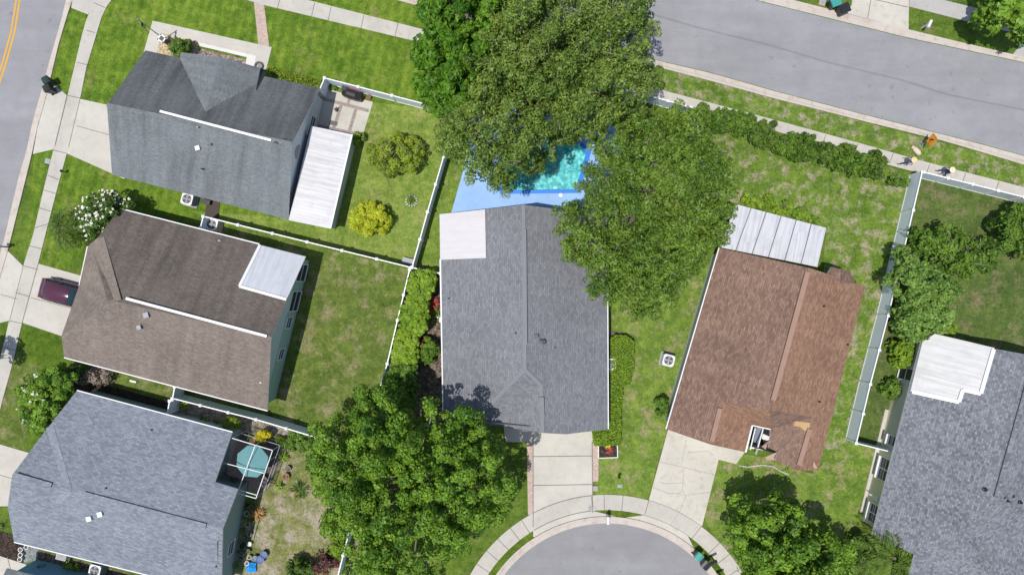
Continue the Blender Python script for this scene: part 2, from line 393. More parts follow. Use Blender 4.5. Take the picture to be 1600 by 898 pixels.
g.link(tr.outputs[0], mx.inputs[1]); g.link(df.outputs[0], mx.inputs[2]); g.link(mx.outputs[0], g.out.inputs[0]); M['screen'] = g.m

# ------------------------------------------------------------------ ground, lawns, roads, pavements
def px(pts, z=0): return [P(a, b, z) for a, b in pts]
def resample(pts, n):
    pts = [np.array(p, float) for p in pts]
    d = [0]
    for i in range(1, len(pts)): d.append(d[-1] + np.linalg.norm(pts[i] - pts[i - 1]))
    t = np.linspace(0, d[-1], n); a = np.array(pts)
    return [tuple(np.interp(x, d, a[:, k]) for k in range(2)) for x in t]
SHEETS = [0]
def sheet(name, pts, z, mat, kind='structure'):
    m = MB(); q = px(pts)
    if name != 'road': SHEETS[0] += 1; z = .003 + .0012 * SHEETS[0]
    tri = tessellate_polygon([[Vector((p.x, p.y, 0)) for p in q]])
    b = len(m.v); m.v += [Vector((p.x, p.y, z)) for p in q]
    for t in tri:
        a = [m.v[b + k] for k in t]
        if (a[1] - a[0]).cross(a[2] - a[0]).z < 0: t = t[::-1]
        m.f.append(tuple(b + k for k in t)); m.m.append(0)
    return tag(m.build(name, mat), kind=kind)
def slab(name, pts, z, mat):
    m = MB(); m.prism(px(pts), 0.0, z); return tag(m.build(name, mat), kind='structure')
def strip(name, A, B, prof, mat, n=24):
    A, B = resample(A, n), resample(B, n); m = MB()
    rows = []
    for a, b in zip(A, B):
        pa, pb = P(*a), P(*b)
        rows.append([Vector((pa.x + (pb.x - pa.x) * t, pa.y + (pb.y - pa.y) * t, z)) for t, z in prof])
    for i in range(n - 1):
        for k in range(len(prof) - 1):
            q = [rows[i][k], rows[i + 1][k], rows[i + 1][k + 1], rows[i][k + 1]]
            if (q[1] - q[0]).cross(q[3] - q[0]).z < 0: q = q[::-1]
            m.poly(q)
    return tag(m.build(name, mat), kind='structure')
KERB = [(0, .0), (0, .014), (.42, .022), (.55, .035), (.68, .085), (1, .095), (1, 0)]
WALK = [(0, 0), (0, .06), (1, .06), (1, 0)]
def joints(name, segs, z=.0635, wd=.055, mat='joint'):
    m = MB()
    for s in segs:
        for a, b in zip(s[:-1], s[1:]):
            a, b = P(*a), P(*b); a.z = b.z = z
            d = (b - a).normalized(); n = Vector((-d.y, d.x, 0)) * wd / 2
            m.poly([a - n, b - n, b + n, a + n])
    return tag(m.build(name, M[mat]), kind='structure')

POOL = [(776, 299), (905, 297), (893, 285), (922, 240), (888, 205), (845, 195), (800, 215), (772, 250)]
POOL = [(786, 298.5), (900, 297), (917, 238), (885, 205), (840, 192), (800, 205), (782, 255)]
def ground():
    big = [Vector((-700, -700, 0)), Vector((700, -700, 0)), Vector((700, 700, 0)), Vector((-700, 700, 0))]
    hole = px(POOL)
    tri = tessellate_polygon([big, hole]); vs = big + hole; m = MB(); m.v = [v.copy() for v in vs]
    for t in tri:
        if (vs[t[1]] - vs[t[0]]).cross(vs[t[2]] - vs[t[0]]).z < 0: t = t[::-1]
        m.f.append(tuple(t)); m.m.append(0)
    return tag(m.build('ground', M['ground']), kind='structure')
ground()
sheet('lawn', [(120, -60), (640, -60), (720, 60), (700, 180), (500, 140), (460, 230), (440, 350), (170, 330), (110, 420), (40, 420), (60, 150)], .004, M['lush'])
sheet('lawn', [(-60, 560), (30, 530), (100, 530), (100, 560), (330, 615), (270, 660), (60, 640), (30, 705), (-60, 705)], .004, M['olive'])
sheet('lawn', [(35, 507), (96, 525), (104, 562), (140, 572), (110, 590), (28, 560)], .008, M['strip'])
sheet('lawn', [(583, 160), (668, 170), (718, 180), (698, 250), (650, 419), (330, 345), (300, 330), (440, 340), (560, 205)], .008, M['backlight'])
sheet('lawn', [(315, 345), (643, 421), (600, 590), (560, 720), (420, 660), (300, 620), (300, 350)], .004, M['olive'])
sheet('lawn', [(690, 250), (725, 262), (708, 330), (690, 425), (652, 419)], .006, M['side'])
sheet('lawn', [(950, 430), (1100, 380), (1110, 430), (1040, 680), (1010, 785), (930, 778), (935, 600), (948, 520)], .004, M['side'])
sheet('lawn', [(1085, 180), (1440, 275), (1400, 420), (1330, 690), (1300, 760), (1270, 745), (1290, 360), (1150, 318), (1100, 300)], .004, M['patchy'])
sheet('lawn', [(1096, 800), (1130, 700), (1270, 740), (1330, 680), (1385, 705), (1345, 830), (1330, 960), (1180, 960)], .004, M['side'])
sheet('lawn', [(1441, 279), (1680, 335), (1680, 600), (1400, 560), (1385, 700), (1325, 690), (1385, 440)], .008, M['dull'])
sheet('lawn', [(1030, 106), (1700, 284), (1700, 325), (1030, 142)], .004, M['patchy'])
sheet('yard', [(400, 690), (430, 690), (500, 690), (560, 760), (560, 960), (300, 960), (350, 820), (400, 780)], .004, M['dryyard'])
sheet('planting_bed', [(255, 625), (300, 618), (500, 690), (440, 705), (380, 690), (255, 650)], .008, M['sandy'])
sheet('planting_bed', [(118, 588), (272, 630), (262, 650), (110, 612)], .010, M['mulch'])
sheet('planting_bed', [(648, 424), (700, 426), (702, 670), (640, 670), (600, 640), (605, 590)], .010, M['soil'])
sheet('planting_bed', [(949, 515), (985, 522), (985, 545), (949, 580)], .008, M['soil'])
sheet('planting_bed', [(1155, 708), (1222, 718), (1240, 740), (1232, 745), (1205, 727), (1155, 727)], .008, M['side'])
sheet('planting_bed', [(1095, 855), (1155, 800), (1190, 960), (1165, 900)], .010, M['patchy'])
# left road, kerb, pavement
L_in = [(110, -90), (107, -40), (103, 2), (94, 38), (78, 93), (71, 120), (61, 155), (50, 195), (41, 238), (30, 273), (16, 333), (9, 365), (2, 390), (-12, 440), (-40, 530), (-60, 600)]
L_out = [(122, -90), (119, -40), (114, 0), (109, 15), (93, 68), (80, 123), (74, 148), (59, 200), (51, 240), (38, 293), (25, 345), (15, 385), (2, 430), (-2, 445), (-28, 535), (-48, 605)]
sheet('road', [(-900, -90)] + [(a + 1, b) for a, b in L_in] + [(-900, 700)], .005, M['asphalt'])
strip('kerb', L_in, L_out, KERB, M['kerb'], 40)
LW_a = [(178, -80), (160, -20), (147, 5), (138, 24), (130, 50), (118, 100), (106, 150), (88, 223), (84, 235), (69, 295), (53, 365), (37, 415), (27, 450), (15, 501), (2, 555), (-30, 680)]
LW_b = [(215, -80), (190, -20), (176, 0), (166, 12), (160, 25), (148, 65), (135, 108), (126, 154), (110, 224), (105, 240), (88, 303), (70, 373), (60, 413), (50, 452), (35, 505), (19, 573), (3, 630), (-8, 680)]
strip('sidewalk', LW_a, LW_b, WALK, M['walk'], 40)
for k, mm in enumerate([[(25.5, -60), (25.5, 0), (17.5, 50), (10, 77), (3, 102), (-6, 128), (-40, 230)], [(31, -60), (31, 0), (23, 50), (15.5, 77), (8.5, 102), (0, 128), (-34, 232)]]):
    joints('road_marking', [resample(mm, 30)], .0085, .13, 'yellow')
slab('apron', [(112, 13), (138, 23.5), (150, 3), (150, -40), (118, -40)], .052, M['walk'])
slab('apron', [(75, 140), (80, 127), (105, 149.5), (84.5, 233.5), (52, 241), (60, 196)], .052, M['concrete'])
slab('driveway', [(126, 155), (185, 168), (195, 280), (105, 240)], .056, M['concrete'])
slab('apron', [(13, 392), (36.5, 415), (15.5, 500.5), (-30, 512), (-12, 470)], .052, M['concrete'])
slab('driveway', [(61, 412), (160, 440), (130, 536), (36, 504)], .056, M['concrete'])
slab('driveway', [(-8, 691), (-60, 679), (-60, 790), (18, 790), (60, 711)], .056, M['concrete'])
slab('driveway', [(-60, 852), (0, 867.5), (42, 881), (30, 930), (-60, 930)], .052, M['concrete2'])
joints('pavement_joints', [[(a, b), (c, d)] for a, b, c, d in [(136, 48, 149, 52), (121, 98, 137, 102), (105.5, 149.5, 126, 154), (84, 235, 105, 240), (75, 274, 93, 281), (69, 297, 89, 303), (62, 325, 82, 331), (55, 356, 76, 350), (47, 384, 67, 389), (37, 415, 60, 421), (147, 5, 165, 13), (15, 501, 35, 505), (5, 541, 27, 548), (25, 457, 47, 463)]])
joints('pavement_joints', [[(106, 150), (87, 228)], [(126, 154), (108, 230)], [(120, 197), (175, 212)], [(37, 416), (16, 500)], [(60, 413), (35, 505)], [(49, 465), (112, 481)], [(2, 460), (28, 467)], [(0, 741), (20, 747)], [(12, 868), (20, 898)]], .0637, .045)
# upper road, kerbs, pavement
R_in = [(560, -30), (672, 3), (1031, 96), (1113, 115), (1200, 140), (1325, 173), (1451, 205), (1531, 225), (1600, 244), (1800, 295)]
R_out = [(560, -15), (673, 15), (1029, 106), (1110, 127), (1200, 152), (1350, 190), (1476, 221), (1600, 258), (1800, 310)]
R_tin = [(1000, -48), (1200, 5), (1305, 31), (1418, 59), (1600, 97.5), (1800, 140)]
R_tout = [(1000, -60), (1233, 0), (1313, 20), (1419, 48), (1488, 65), (1600, 93), (1800, 134)]
R_tout = [(1000, -62), (1200, -9), (1313, 20), (1419, 47), (1488, 64), (1600, 90), (1800, 131)]
sheet('road', [(300, -520), (300, -105), (560, -31)] + [(a, b - 1) for a, b in R_in[1:]] + [(1800, 141)] + [(a, b + 1) for a, b in R_tin[::-1]] + [(500, -180)], .006, M['asphalt'])
strip('kerb', R_in, R_out, KERB, M['kerb'], 50)
strip('kerb', R_tin, R_tout, KERB, M['kerb'], 40)
joints('road_seam', [resample([(1010, 20), (1095, 45), (1200, 70), (1290, 97), (1420, 128), (1470, 146), (1600, 172), (1700, 190)], 20)], .0095, .16, 'seam')
RW_t = [(330, -40), (478, 0), (647, 43), (1033, 141), (1200, 185), (1343, 224), (1433, 250), (1600, 293), (1800, 345)]
RW_b = [(300, -20), (385, 0), (414, 9), (645, 64), (1009, 149), (1176, 198), (1308, 228), (1385, 258), (1576, 304), (1800, 362)]
strip('sidewalk', RW_t, RW_b, WALK, M['walk'], 40)
joints('pavement_joints', [[(a, b), (a - 5, b + 22)] for a, b in [(439, -8), (492, 5), (518, 11), (569, 24), (622, 37)]] + [[(a, b), (a - 6, b + 16)] for a, b in [(1395, 240), (1340, 225), (1290, 211), (1452, 257), (1508, 271), (1560, 284)]])
slab('sidewalk', [(1440, -30), (1463, -2), (1531, 15), (1640, 48), (1640, 65), (1526, 38), (1420, 11), (1421, -30)], .058, M['greywalk'])
slab('driveway', [(1335, -40), (1420, -40), (1419, 47), (1313, 19), (1330, 10)], .064, M['concrete2'])
slab('driveway', [(1580, 88), (1605, 55), (1690, 75), (1690, 112)], .064, M['greywalk'])
joints('pavement_joints', [[(1362, -10), (1355, 30)], [(1365, 0), (1418, 12)], [(1313, 20), (1418, 48)]], .0675)
# cul-de-sac
CC = (948, 1017)
def arc(r, a0, a1, n=60): return [(CC[0] + r * math.cos(math.radians(a)), CC[1] - r * math.sin(math.radians(a))) for a in np.linspace(a0, a1, n)]
sheet('road', arc(201, -20, 200), .004, M['asphalt2'])
strip('kerb', arc(200, -20, 200), arc(211, -20, 200), KERB, M['kerb'], 90)
strip('sidewalk', arc(221, 18, 162), arc(245, 18, 162), WALK, M['walk'], 90)
slab('apron', arc(211.5, 86, 122, 20) + [(833, 838), (833, 826)] + arc(220.5, 113, 95.5, 14) + [(925, 797)], .054, M['concrete'])
slab('apron', arc(211.5, 82, 50, 20) + arc(220.5, 55, 75, 12), .054, M['concrete2'])
sheet('lawn', arc(211.5, 122, 150, 20) + arc(220.5, 150, 118, 20), .010, M['strip'])
sheet('lawn', arc(211.5, 82, 92, 10) + arc(220.5, 95, 75, 10), .010, M['strip'])
sheet('lawn', arc(211.5, 22, 50, 20) + arc(220.5, 54, 22, 20), .010, M['strip'])
slab('driveway', [(833, 640), (925, 640), (926, 768)] + arc(245.5, 95, 118, 14) + [(833, 800)], .056, M['concrete'])
slab('driveway', [(1052, 640), (1137, 660), (1097, 820)] + arc(245.5, 53, 74.5, 14), .056, M['concrete2'])
slab('path', [(785, 650), (833, 650), (833, 690), (790, 690)], .050, M['walk'])
slab('path', [(1123, 690), (1168, 700), (1150, 724), (1121, 717)], .050, M['concrete2'])
slab('path', [(823, 690), (833, 690), (834.5, 801), (825, 804)], .046, M['brickpink'])
slab('path', [(925, 675), (935, 692), (935, 751), (926, 752)], .046, M['brickpink'])
joints('pavement_joints', [[(833, 712.5), (925, 711.5)], [(833, 757.5), (925, 756)], [(833, 680), (833, 822)], [(925, 690), (926, 800)], arc(245, 95.5, 118, 12), arc(221, 96, 121, 12)], .066, .06)
joints('pavement_joints', [[P_ for P_ in (arc(221, a, a, 1)[0], arc(245, a, a, 1)[0])] for a in (26, 32, 38.5, 44, 95.7, 91, 84, 74.5, 53, 123, 128, 134, 140, 146, 21)], .0645, .05)
joints('pavement_joints', [arc(245, 53, 74.5, 10), arc(221, 55, 75, 10), [(1072, 686), (1064, 727)], [(1029, 720), (1117, 741)], [(1068, 734), (1066, 765), (1071, 775), (1062, 798), (1047, 820)], [(1020, 761), (1045, 770), (1060, 770), (1066, 765)], [(1069, 753), (1040, 755), (1030, 752)], [(1071, 773), (1110, 768)], [(1075, 706), (1105, 704), (1115, 710)]], .0662, .028, 'softjoint')
# small hard surfaces
slab('path', [(239, 33), (425, 74.5), (416, 110), (385, 104), (388, 85), (311, 67), (253, 52), (244, 90), (224, 86)], .050, M['concrete'])
slab('path', [(311, 67), (390, 85.5), (400, 88), (398, 104), (384, 100), (386, 90), (312, 72.5)], .054, M['palecon'])
slab('path', [(397, 3), (413, 8), (421, 74), (404, 71)], .046, M['brickpink'])
slab('rock_bed', [(243, 92), (253, 52), (311, 67), (309, 92), (280, 100)], .030, M['tanrock'])
slab('rock_bed', [(311, 76), (386, 94), (383, 110), (309, 98)], .036, M['brownrock'])
slab('patio', [(498, 135), (583, 160), (566, 215), (480, 200)], .040, M['concrete'])
pv = MB()
for a in ([(497, 150), (577, 171), (576, 176), (496, 155)], [(484, 192), (568, 209), (567, 213), (483, 196)], [(532, 160), (537, 161), (523, 205), (518, 204)], [(555, 166), (560, 167), (548, 208), (543, 207)], [(545, 152), (549, 153), (546, 163), (542, 162)]):
    pv.prism(px(a), .0, .0445 + .0025 * len(pv.f) / 5)
tag(pv.build('paver_bands', M['paver']), kind='structure')
slab('pool_deck_left', [(725, 262), (781, 254), (785, 299), (700, 345), (706, 330)], .05, M['pooldeck']).name = 'pool_deck'
slab('pool_deck', [(758, 296), (782, 302), (905, 299), (960, 300), (950, 345), (700, 346)], .046, M['pooldeck'])
slab('pool_deck', [(920, 236), (980, 220), (960, 300), (903, 300)], .042, M['pooldeck'])
slab('pool_deck', [(725, 262), (740, 170), (930, 170), (980, 220), (920, 236), (886, 203), (840, 190), (798, 203), (780, 254)], .038, M['pooldeck'])
slab('rock_bed', [(40, 848), (62, 856), (58, 873), (38, 880), (36, 868)], .030, M['greyrock'])
slab('planting_bed', [(-40, 812), (22, 836), (42, 852), (37, 878), (-40, 860)], .02, M['mulch'])
slab('path', [(55, 858), (240, 905), (240, 930), (100, 930), (60, 880)], .012, M['soil'])
slab('patio', [(340, 672), (368, 677), (445, 694), (419, 764), (372, 760), (330, 756)], .040, M['patioD'])
slab('deck', [(325, 305), (345, 310), (341, 343), (320, 338)], .06, M['wood'])
st = MB()
for a, b, c2, d in [(1154, 727, 1168, 729), (1168, 729, 1190, 726), (1190, 726, 1207, 728), (1207, 728, 1222, 737), (1222, 737, 1233, 741)]:
    A, B = P(a, b, .05), P(c2, d, .05); st.beam(A, B, .10, .1)
tag(st.build('garden_edging', M['stone']), 'curved pale stone edging in front of the brown roofed house', 'edging')

# ------------------------------------------------------------------ foliage
def inpoly(x, y, poly):
    r = np.zeros(len(x), bool); n = len(poly)
    for i in range(n):
        x1, y1 = poly[i]; x2, y2 = poly[(i + 1) % n]
        c = (y1 > y) != (y2 > y)
        r ^= c & (x < (x2 - x1) * (y - y1) / (y2 - y1 + 1e-9) + x1)
    return r
def edgedist(x, y, poly):
    d = np.full(len(x), 1e9); n = len(poly)
    for i in range(n):
        a = np.array(poly[i], float); b = np.array(poly[(i + 1) % n], float); ab = b - a
        t = np.clip(((x - a[0]) * ab[0] + (y - a[1]) * ab[1]) / (ab @ ab + 1e-9), 0, 1)
        d = np.minimum(d, np.hypot(x - a[0] - t * ab[0], y - a[1] - t * ab[1]))
    return d
def unit(v): return v / (np.linalg.norm(v, axis=1, keepdims=True) + 1e-9)
def leafmesh(name, c, n, L, W, tint, mats, parent, midx=None, tang=None, rng=None):
    k = len(c); n = unit(n)
    t = rng.normal(size=(k, 3)) if tang is None else tang
    t = unit(t - n * np.sum(t * n, 1, keepdims=True)); b = np.cross(n, t)
    L = np.asarray(L).reshape(-1, 1) * np.ones((k, 1)); W = np.asarray(W).reshape(-1, 1) * np.ones((k, 1))
    v = np.stack([c - t * L, c + b * W - t * L * .15 + n * W * .25, c + t * L, c - b * W - t * L * .15 + n * W * .25], 1).reshape(-1, 3)
    v = v - np.array(wpos(parent))
    me = bpy.data.meshes.new(name)
    me.vertices.add(4 * k); me.vertices.foreach_set('co', v.astype(np.float32).ravel())
    me.loops.add(4 * k); me.loops.foreach_set('vertex_index', np.arange(4 * k, dtype=np.int32))
    me.polygons.add(k); me.polygons.foreach_set('loop_start', np.arange(0, 4 * k, 4, dtype=np.int32))
    me.polygons.foreach_set('loop_total', np.full(k, 4, dtype=np.int32))
    for mm in mats: me.materials.append(mm)
    if midx is not None: me.polygons.foreach_set('material_index', midx.astype(np.int32))
    a = me.attributes.new('tint', 'FLOAT', 'FACE'); a.data.foreach_set('value', np.clip(tint, 0, 1).astype(np.float32))
    me.update(); me.validate()
    o = bpy.data.objects.new(name, me); C.objects.link(o); o.parent = parent
    return o
def ragged(poly, amp, step, rng):
    out = []; n = len(poly)
    for i in range(n):
        a, b = np.array(poly[i], float), np.array(poly[(i + 1) % n], float); d = b - a; l = np.hypot(*d) + 1e-6; k = max(1, int(l / step)); nm = np.array([d[1], -d[0]]) / l
        for j in range(k): out.append(tuple(a + d * (j / k) + nm * rng.normal(0, amp) + d / l * rng.normal(0, amp * .5)))
    return out
def clumps(poly, z0, z1, r, dens, rng, edge=3.0, pw=.5, relief=0.0):
    if relief: poly = ragged(poly, 5.0 + 4 * min(relief, 1), 15, rng)
    xs = [p[0] for p in poly]; ys = [p[1] for p in poly]
    area = abs(sum(poly[i][0] * poly[(i + 1) % len(poly)][1] - poly[(i + 1) % len(poly)][0] * poly[i][1] for i in range(len(poly)))) / 2 / 400
    n = int(area * dens / (math.pi * r * r))
    x = rng.uniform(min(xs), max(xs), n * 14); y = rng.uniform(min(ys), max(ys), n * 14)
    k = inpoly(x, y, poly); x, y = x[k], y[k]
    # keep the clumps apart so that gaps and lumps read
    keep = []; md = (r * 20 * .95 / math.sqrt(dens)) ** 2; gx = np.empty(0); gy = np.empty(0)
    for i in range(len(x)):
        if len(keep) >= n: break
        if keep:
            d = (np.array(gx) - x[i]) ** 2 + (np.array(gy) - y[i]) ** 2
            if d.min() < md * rng.uniform(.4, 1): continue
        keep.append(i); gx = np.append(gx, x[i]); gy = np.append(gy, y[i])
    x, y = gx, gy
    d = edgedist(x, y, poly) / 20
    t = np.clip(d / edge, 0, 1)
    z = z0 + (z1 - z0) * (1 - (1 - t) ** 2) ** pw + rng.normal(0, (.05 if relief else .10) * (z1 - z0) + .05, len(x))
    for wl, am in ((46, relief), (22, relief * .6)):
        for _ in range(4):
            th, ph = rng.uniform(0, 6.28), rng.uniform(0, 6.28); z = z + am * .5 * np.sin((x * math.cos(th) + y * math.sin(th)) * 6.283 / (wl * rng.uniform(.8, 1.3)) + ph)
    rr = r * rng.uniform(.5, 1.5, len(x))
    # pull border clumps in by their radius
    cx, cy = np.mean(xs), np.mean(ys)
    s_ = (H - z) / (20 * H)
    return np.stack([(x - 800) * s_, (449 - y) * s_, z], 1), rr
def puff(cen, rad, per, L, W, rng, flat=.75, tv=.25, upw=.35, shell=.35, jit=.55, dw=.55):
    k = len(cen); cnt = np.maximum(6, (per * (rad / rad.mean()) ** 2).astype(int)); idx = np.repeat(np.arange(k), cnt); n = len(idx)
    d = rng.normal(size=(n, 3)); d = unit(d); d[:, 2] = np.where(d[:, 2] < -.25, -d[:, 2], d[:, 2])
    q = rng.uniform(1 - shell, 1.08, n) ** .8
    c = cen[idx] + d * (rad[idx] * q)[:, None] * np.array([1, 1, flat])
    nn = d * dw + rng.normal(size=(n, 3)) * jit * .6 + np.array([0, 0, upw])
    lf = .22 * np.sin(cen[:, 0] * .9 + 1.3 * np.sin(cen[:, 1] * .55)) * np.cos(cen[:, 1] * .8 + .7)
    tt = (rng.normal(.5, .22, k) + lf)[idx] + rng.normal(0, tv, n)
    l = L * rng.uniform(.7, 1.35, n)
    return c, nn, l, l * (W / L), tt
def trunk_mesh(base, cen, rad, rng, nl, r0, mat, parent, twigs=0):
    m = MB(); top = cen.mean(0); zc = float(np.percentile(cen[:, 2], 35)) - .6
    fork = Vector((base.x + (top[0] - base.x) * .3, base.y + (top[1] - base.y) * .3, max(.5, zc * .5)))
    m.tube([base, (base + fork) / 2 + Vector((rng.normal(0, .1), rng.normal(0, .1), 0)), fork], [r0 * 1.25, r0, r0 * .85], 9)
    pick = rng.permutation(len(cen))[:nl]
    for i in pick:
        e = Vector(cen[i]); mid = fork.lerp(e, .5) + Vector((rng.normal(0, .3), rng.normal(0, .3), rng.normal(.35, .2)))
        m.tube([fork, fork.lerp(mid, .5) + Vector((0, 0, .15)), mid, mid.lerp(e, .6), e], [r0 * .55, r0 * .4, r0 * .25, r0 * .14, r0 * .05], 5)
    for i in rng.permutation(len(cen))[:twigs] if twigs else []:
        e = Vector(cen[i]); a = rng.uniform(0, 6.28); ln = rng.uniform(.35, .9)
        d = Vector((math.cos(a), math.sin(a), rng.uniform(-.2, .35))); e = e + Vector((0, 0, float(rad[i]) * rng.uniform(.5, .85)))
        q = e + d * ln * .5 + Vector((rng.normal(0, .08), rng.normal(0, .08), .05))
        m.tube([e - d * ln * .5, e, q], [.026, .02, .01], 4)
        m.tube([e, e + Vector((-d.y, d.x, .2)) * ln * .45], [.02, .01], 4)
    return m.build('trunk', mat, parent)
def tree(name, label, cat, poly, z0, z1, base, mats, r=.55, dens=1.5, per=160, L=.14, W=.075, seed=1, edge=3.0, group=None, bark='bark',
         nl=24, r0=.25, twigs=0, flowers=0, tv=.25, flat=.75, under=True, trunkless=False, pw=.5, upw=.35, relief=0.0, jit=.55, fill=.5, dw=.7):
    rng = np.random.default_rng(seed)
    e = empty(name, P(*base), label, cat, group)
    cen, rad = clumps(poly, z0, z1, r, dens, rng, edge, pw, relief)
    A = [puff(cen, rad, per, L, W, rng, flat, tv, upw, jit=jit, dw=dw)]
    if under:
        c2 = cen.copy(); c2[:, 2] -= rad * 1.1 + .2; c2[:, :2] += (np.array(P(*base))[:2] - c2[:, :2]) * .06
        A.append(puff(c2, rad * 1.15, per * fill, L * 1.2, W * 1.2, rng, flat, tv, upw))
    c, n, l, w_, t = [np.concatenate(q) for q in zip(*A)]
    leafmesh('crown', c, n, l, w_, t, [mats], e, rng=rng)
    if flowers:
        i = rng.permutation(len(cen))[:flowers]; i = np.repeat(i, 3); fc = cen[i] + np.stack([rng.normal(0, .17, len(i)), rng.normal(0, .17, len(i)), rad[i] * .8 + rng.normal(0, .06, len(i))], 1)
        c, n, l, w_, t = puff(fc, rng.uniform(.03, .10, len(i)) + .001, 13, .05, .04, rng)
        leafmesh('blossom', c, n, l, w_, t, [M['flower']], e, rng=rng)
    if not trunkless: trunk_mesh(P(*base), cen, rad, rng, nl, r0, M[bark], e, twigs)
    return e
def circ(cx, cy, r, ry=None, n=12, wob=.12, seed=0):
    rg = random.Random(seed); ry = ry or r
    return [(cx + r * math.cos(6.2832 * k / n) * (1 + rg.uniform(-wob, wob)), cy + ry * math.sin(6.2832 * k / n) * (1 + rg.uniform(-wob, wob))) for k in range(n)]
def hedge(label, poly, z, mat, seed=1, L=.07, dens=420, group=None, name='hedge', cat='hedge'):
    rng = np.random.default_rng(seed)
    cx = np.mean([p[0] for p in poly]); cy = np.mean([p[1] for p in poly])
    e = empty(name, P(cx, cy), label, cat, group)
    xs = [p[0] for p in poly]; ys = [p[1] for p in poly]
    area = (max(xs) - min(xs)) * (max(ys) - min(ys)) / 400; n = int(area * dens)
    x = rng.uniform(min(xs), max(xs), n); y = rng.uniform(min(ys), max(ys), n); k = inpoly(x, y, poly); x, y = x[k], y[k]
    d = edgedist(x, y, poly) / 20; zz = z * (.75 + .25 * np.clip(d / .25, 0, 1)) + rng.normal(0, .05, len(x)) + .06 * np.sin(x * .35) * np.cos(y * .3)
    s_ = (H - zz) / (20 * H); top = np.stack([(x - 800) * s_, (449 - y) * s_, zz], 1)
    sd = []
    for i in range(len(poly)):
        a, b = P(*poly[i], z), P(*poly[(i + 1) % len(poly)], z); ln = (b - a).length; q = int(ln * z * dens * .5)
        tt = rng.uniform(0, 1, q); sd.append(np.stack([a.x + (b.x - a.x) * tt, a.y + (b.y - a.y) * tt, rng.uniform(.03, z, q)], 1) + rng.normal(0, .03, (q, 3)))
    c = np.concatenate([top] + sd); nn = rng.normal(size=c.shape) * .5 + np.array([0, 0, .6])
    l = L * rng.uniform(.7, 1.4, len(c))
    leafmesh('foliage', c, nn, l, l * .55, rng.normal(.45, .25, len(c)), [mat], e, rng=rng)
    m = MB(); q = [P(cx + (a - cx) * .93, cy + (b - cy) * .93, z * .8) for a, b in poly]; m.prism(q, .01, z * .8); m.build('inner_branches', M['shrubd'], e)
    return e
def rosette(name, label, cat, cx, cy, n, ln, wd, mat, seed=1, h=.3, group=None, z0=0.02, lift=(.2, .9), base=None):
    rng = np.random.default_rng(seed); o = P(cx, cy, z0)
    e = empty(name, base or P(cx, cy, 0), label, cat, group)
    m = MB()
    for k in range(n):
        a = rng.uniform(0, 6.28); el = rng.uniform(*lift); l = ln * rng.uniform(.7, 1.15)
        d = Vector((math.cos(a), math.sin(a), 0)); s = Vector((-d.y, d.x, 0)) * wd / 2
        p0 = o + Vector((0, 0, h * rng.uniform(.2, 1))); p1 = p0 + d * l * .5 + Vector((0, 0, l * .5 * el)); p2 = p0 + d * l + Vector((0, 0, l * (el * .75 - .3)))
        m.poly([p0 - s * .5, p1 - s, p1 + s, p0 + s * .5]); m.poly([p1 - s, p2, p1 + s])
    ob = m.build('leaves', mat, e)
    a = ob.data.attributes.new('tint', 'FLOAT', 'FACE'); a.data.foreach_set('value', np.repeat(rng.uniform(0, 1, n), 2).astype(np.float32))
    return e
def palm(label, cx, cy, zc, base, nf, ln, seed=1, mat='palm', trunk_r=.13, up=(.15, .7)):
    rng = np.random.default_rng(seed); o = P(cx, cy, zc); b = P(*base)
    e = empty('palm_tree', b, label, 'palm')
    t = MB(); t.tube([b, b.lerp(o, .5) + Vector((.05, .03, 0)), o], [trunk_r * 1.2, trunk_r, trunk_r * .9], 9); t.build('trunk', M['darkbark'], e)
    cs, ns, ts, tt = [], [], [], []
    st_ = MB()
    for k in range(nf):
        a = 6.2832 * k / nf + rng.uniform(-.25, .25); el = rng.uniform(*up); l = ln * rng.uniform(.75, 1.1)
        d = np.array([math.cos(a), math.sin(a), 0]); s = np.array([-d[1], d[0], 0]); tin = rng.normal(.5, .2)
        rach = []
        for q in np.linspace(.1, 1, 20):
            p = np.array(o) + d * l * q * (1 - .12 * q) + np.array([0, 0, l * (el * q - (el * .6 + .55) * q * q)])
            rach.append(p); ll = .30 * ln / 2 * math.sin(min(1, q * 1.3 + .12) * 2.6) + .08
            for sg in (-1, 1):
                tv_ = s * sg + d * .75 + np.array([0, 0, -.25]); tv_ /= np.linalg.norm(tv_)
                cs.append(p + tv_ * ll * .9); ts.append(tv_ * 1.0); ns.append(np.array([0, 0, 1]) + s * sg * .5); tt.append((tin + rng.normal(0, .15), ll))
        st_.tube([Vector(p) for p in rach[::5]], [.035, .03, .022, .015, .01, .006][:len(rach[::5])], 4)
    tt = np.array(tt)
    leafmesh('fronds', np.array(cs) + rng.normal(0, .03, (len(cs), 3)), np.array(ns) + rng.normal(0, .35, (len(cs), 3)), tt[:, 1] * rng.uniform(.7, 1.15, len(cs)), .03, tt[:, 0], [M[mat]], e, tang=np.array(ts), rng=rng)
    st_.build('frond_stems', M['palm'], e)
    return e

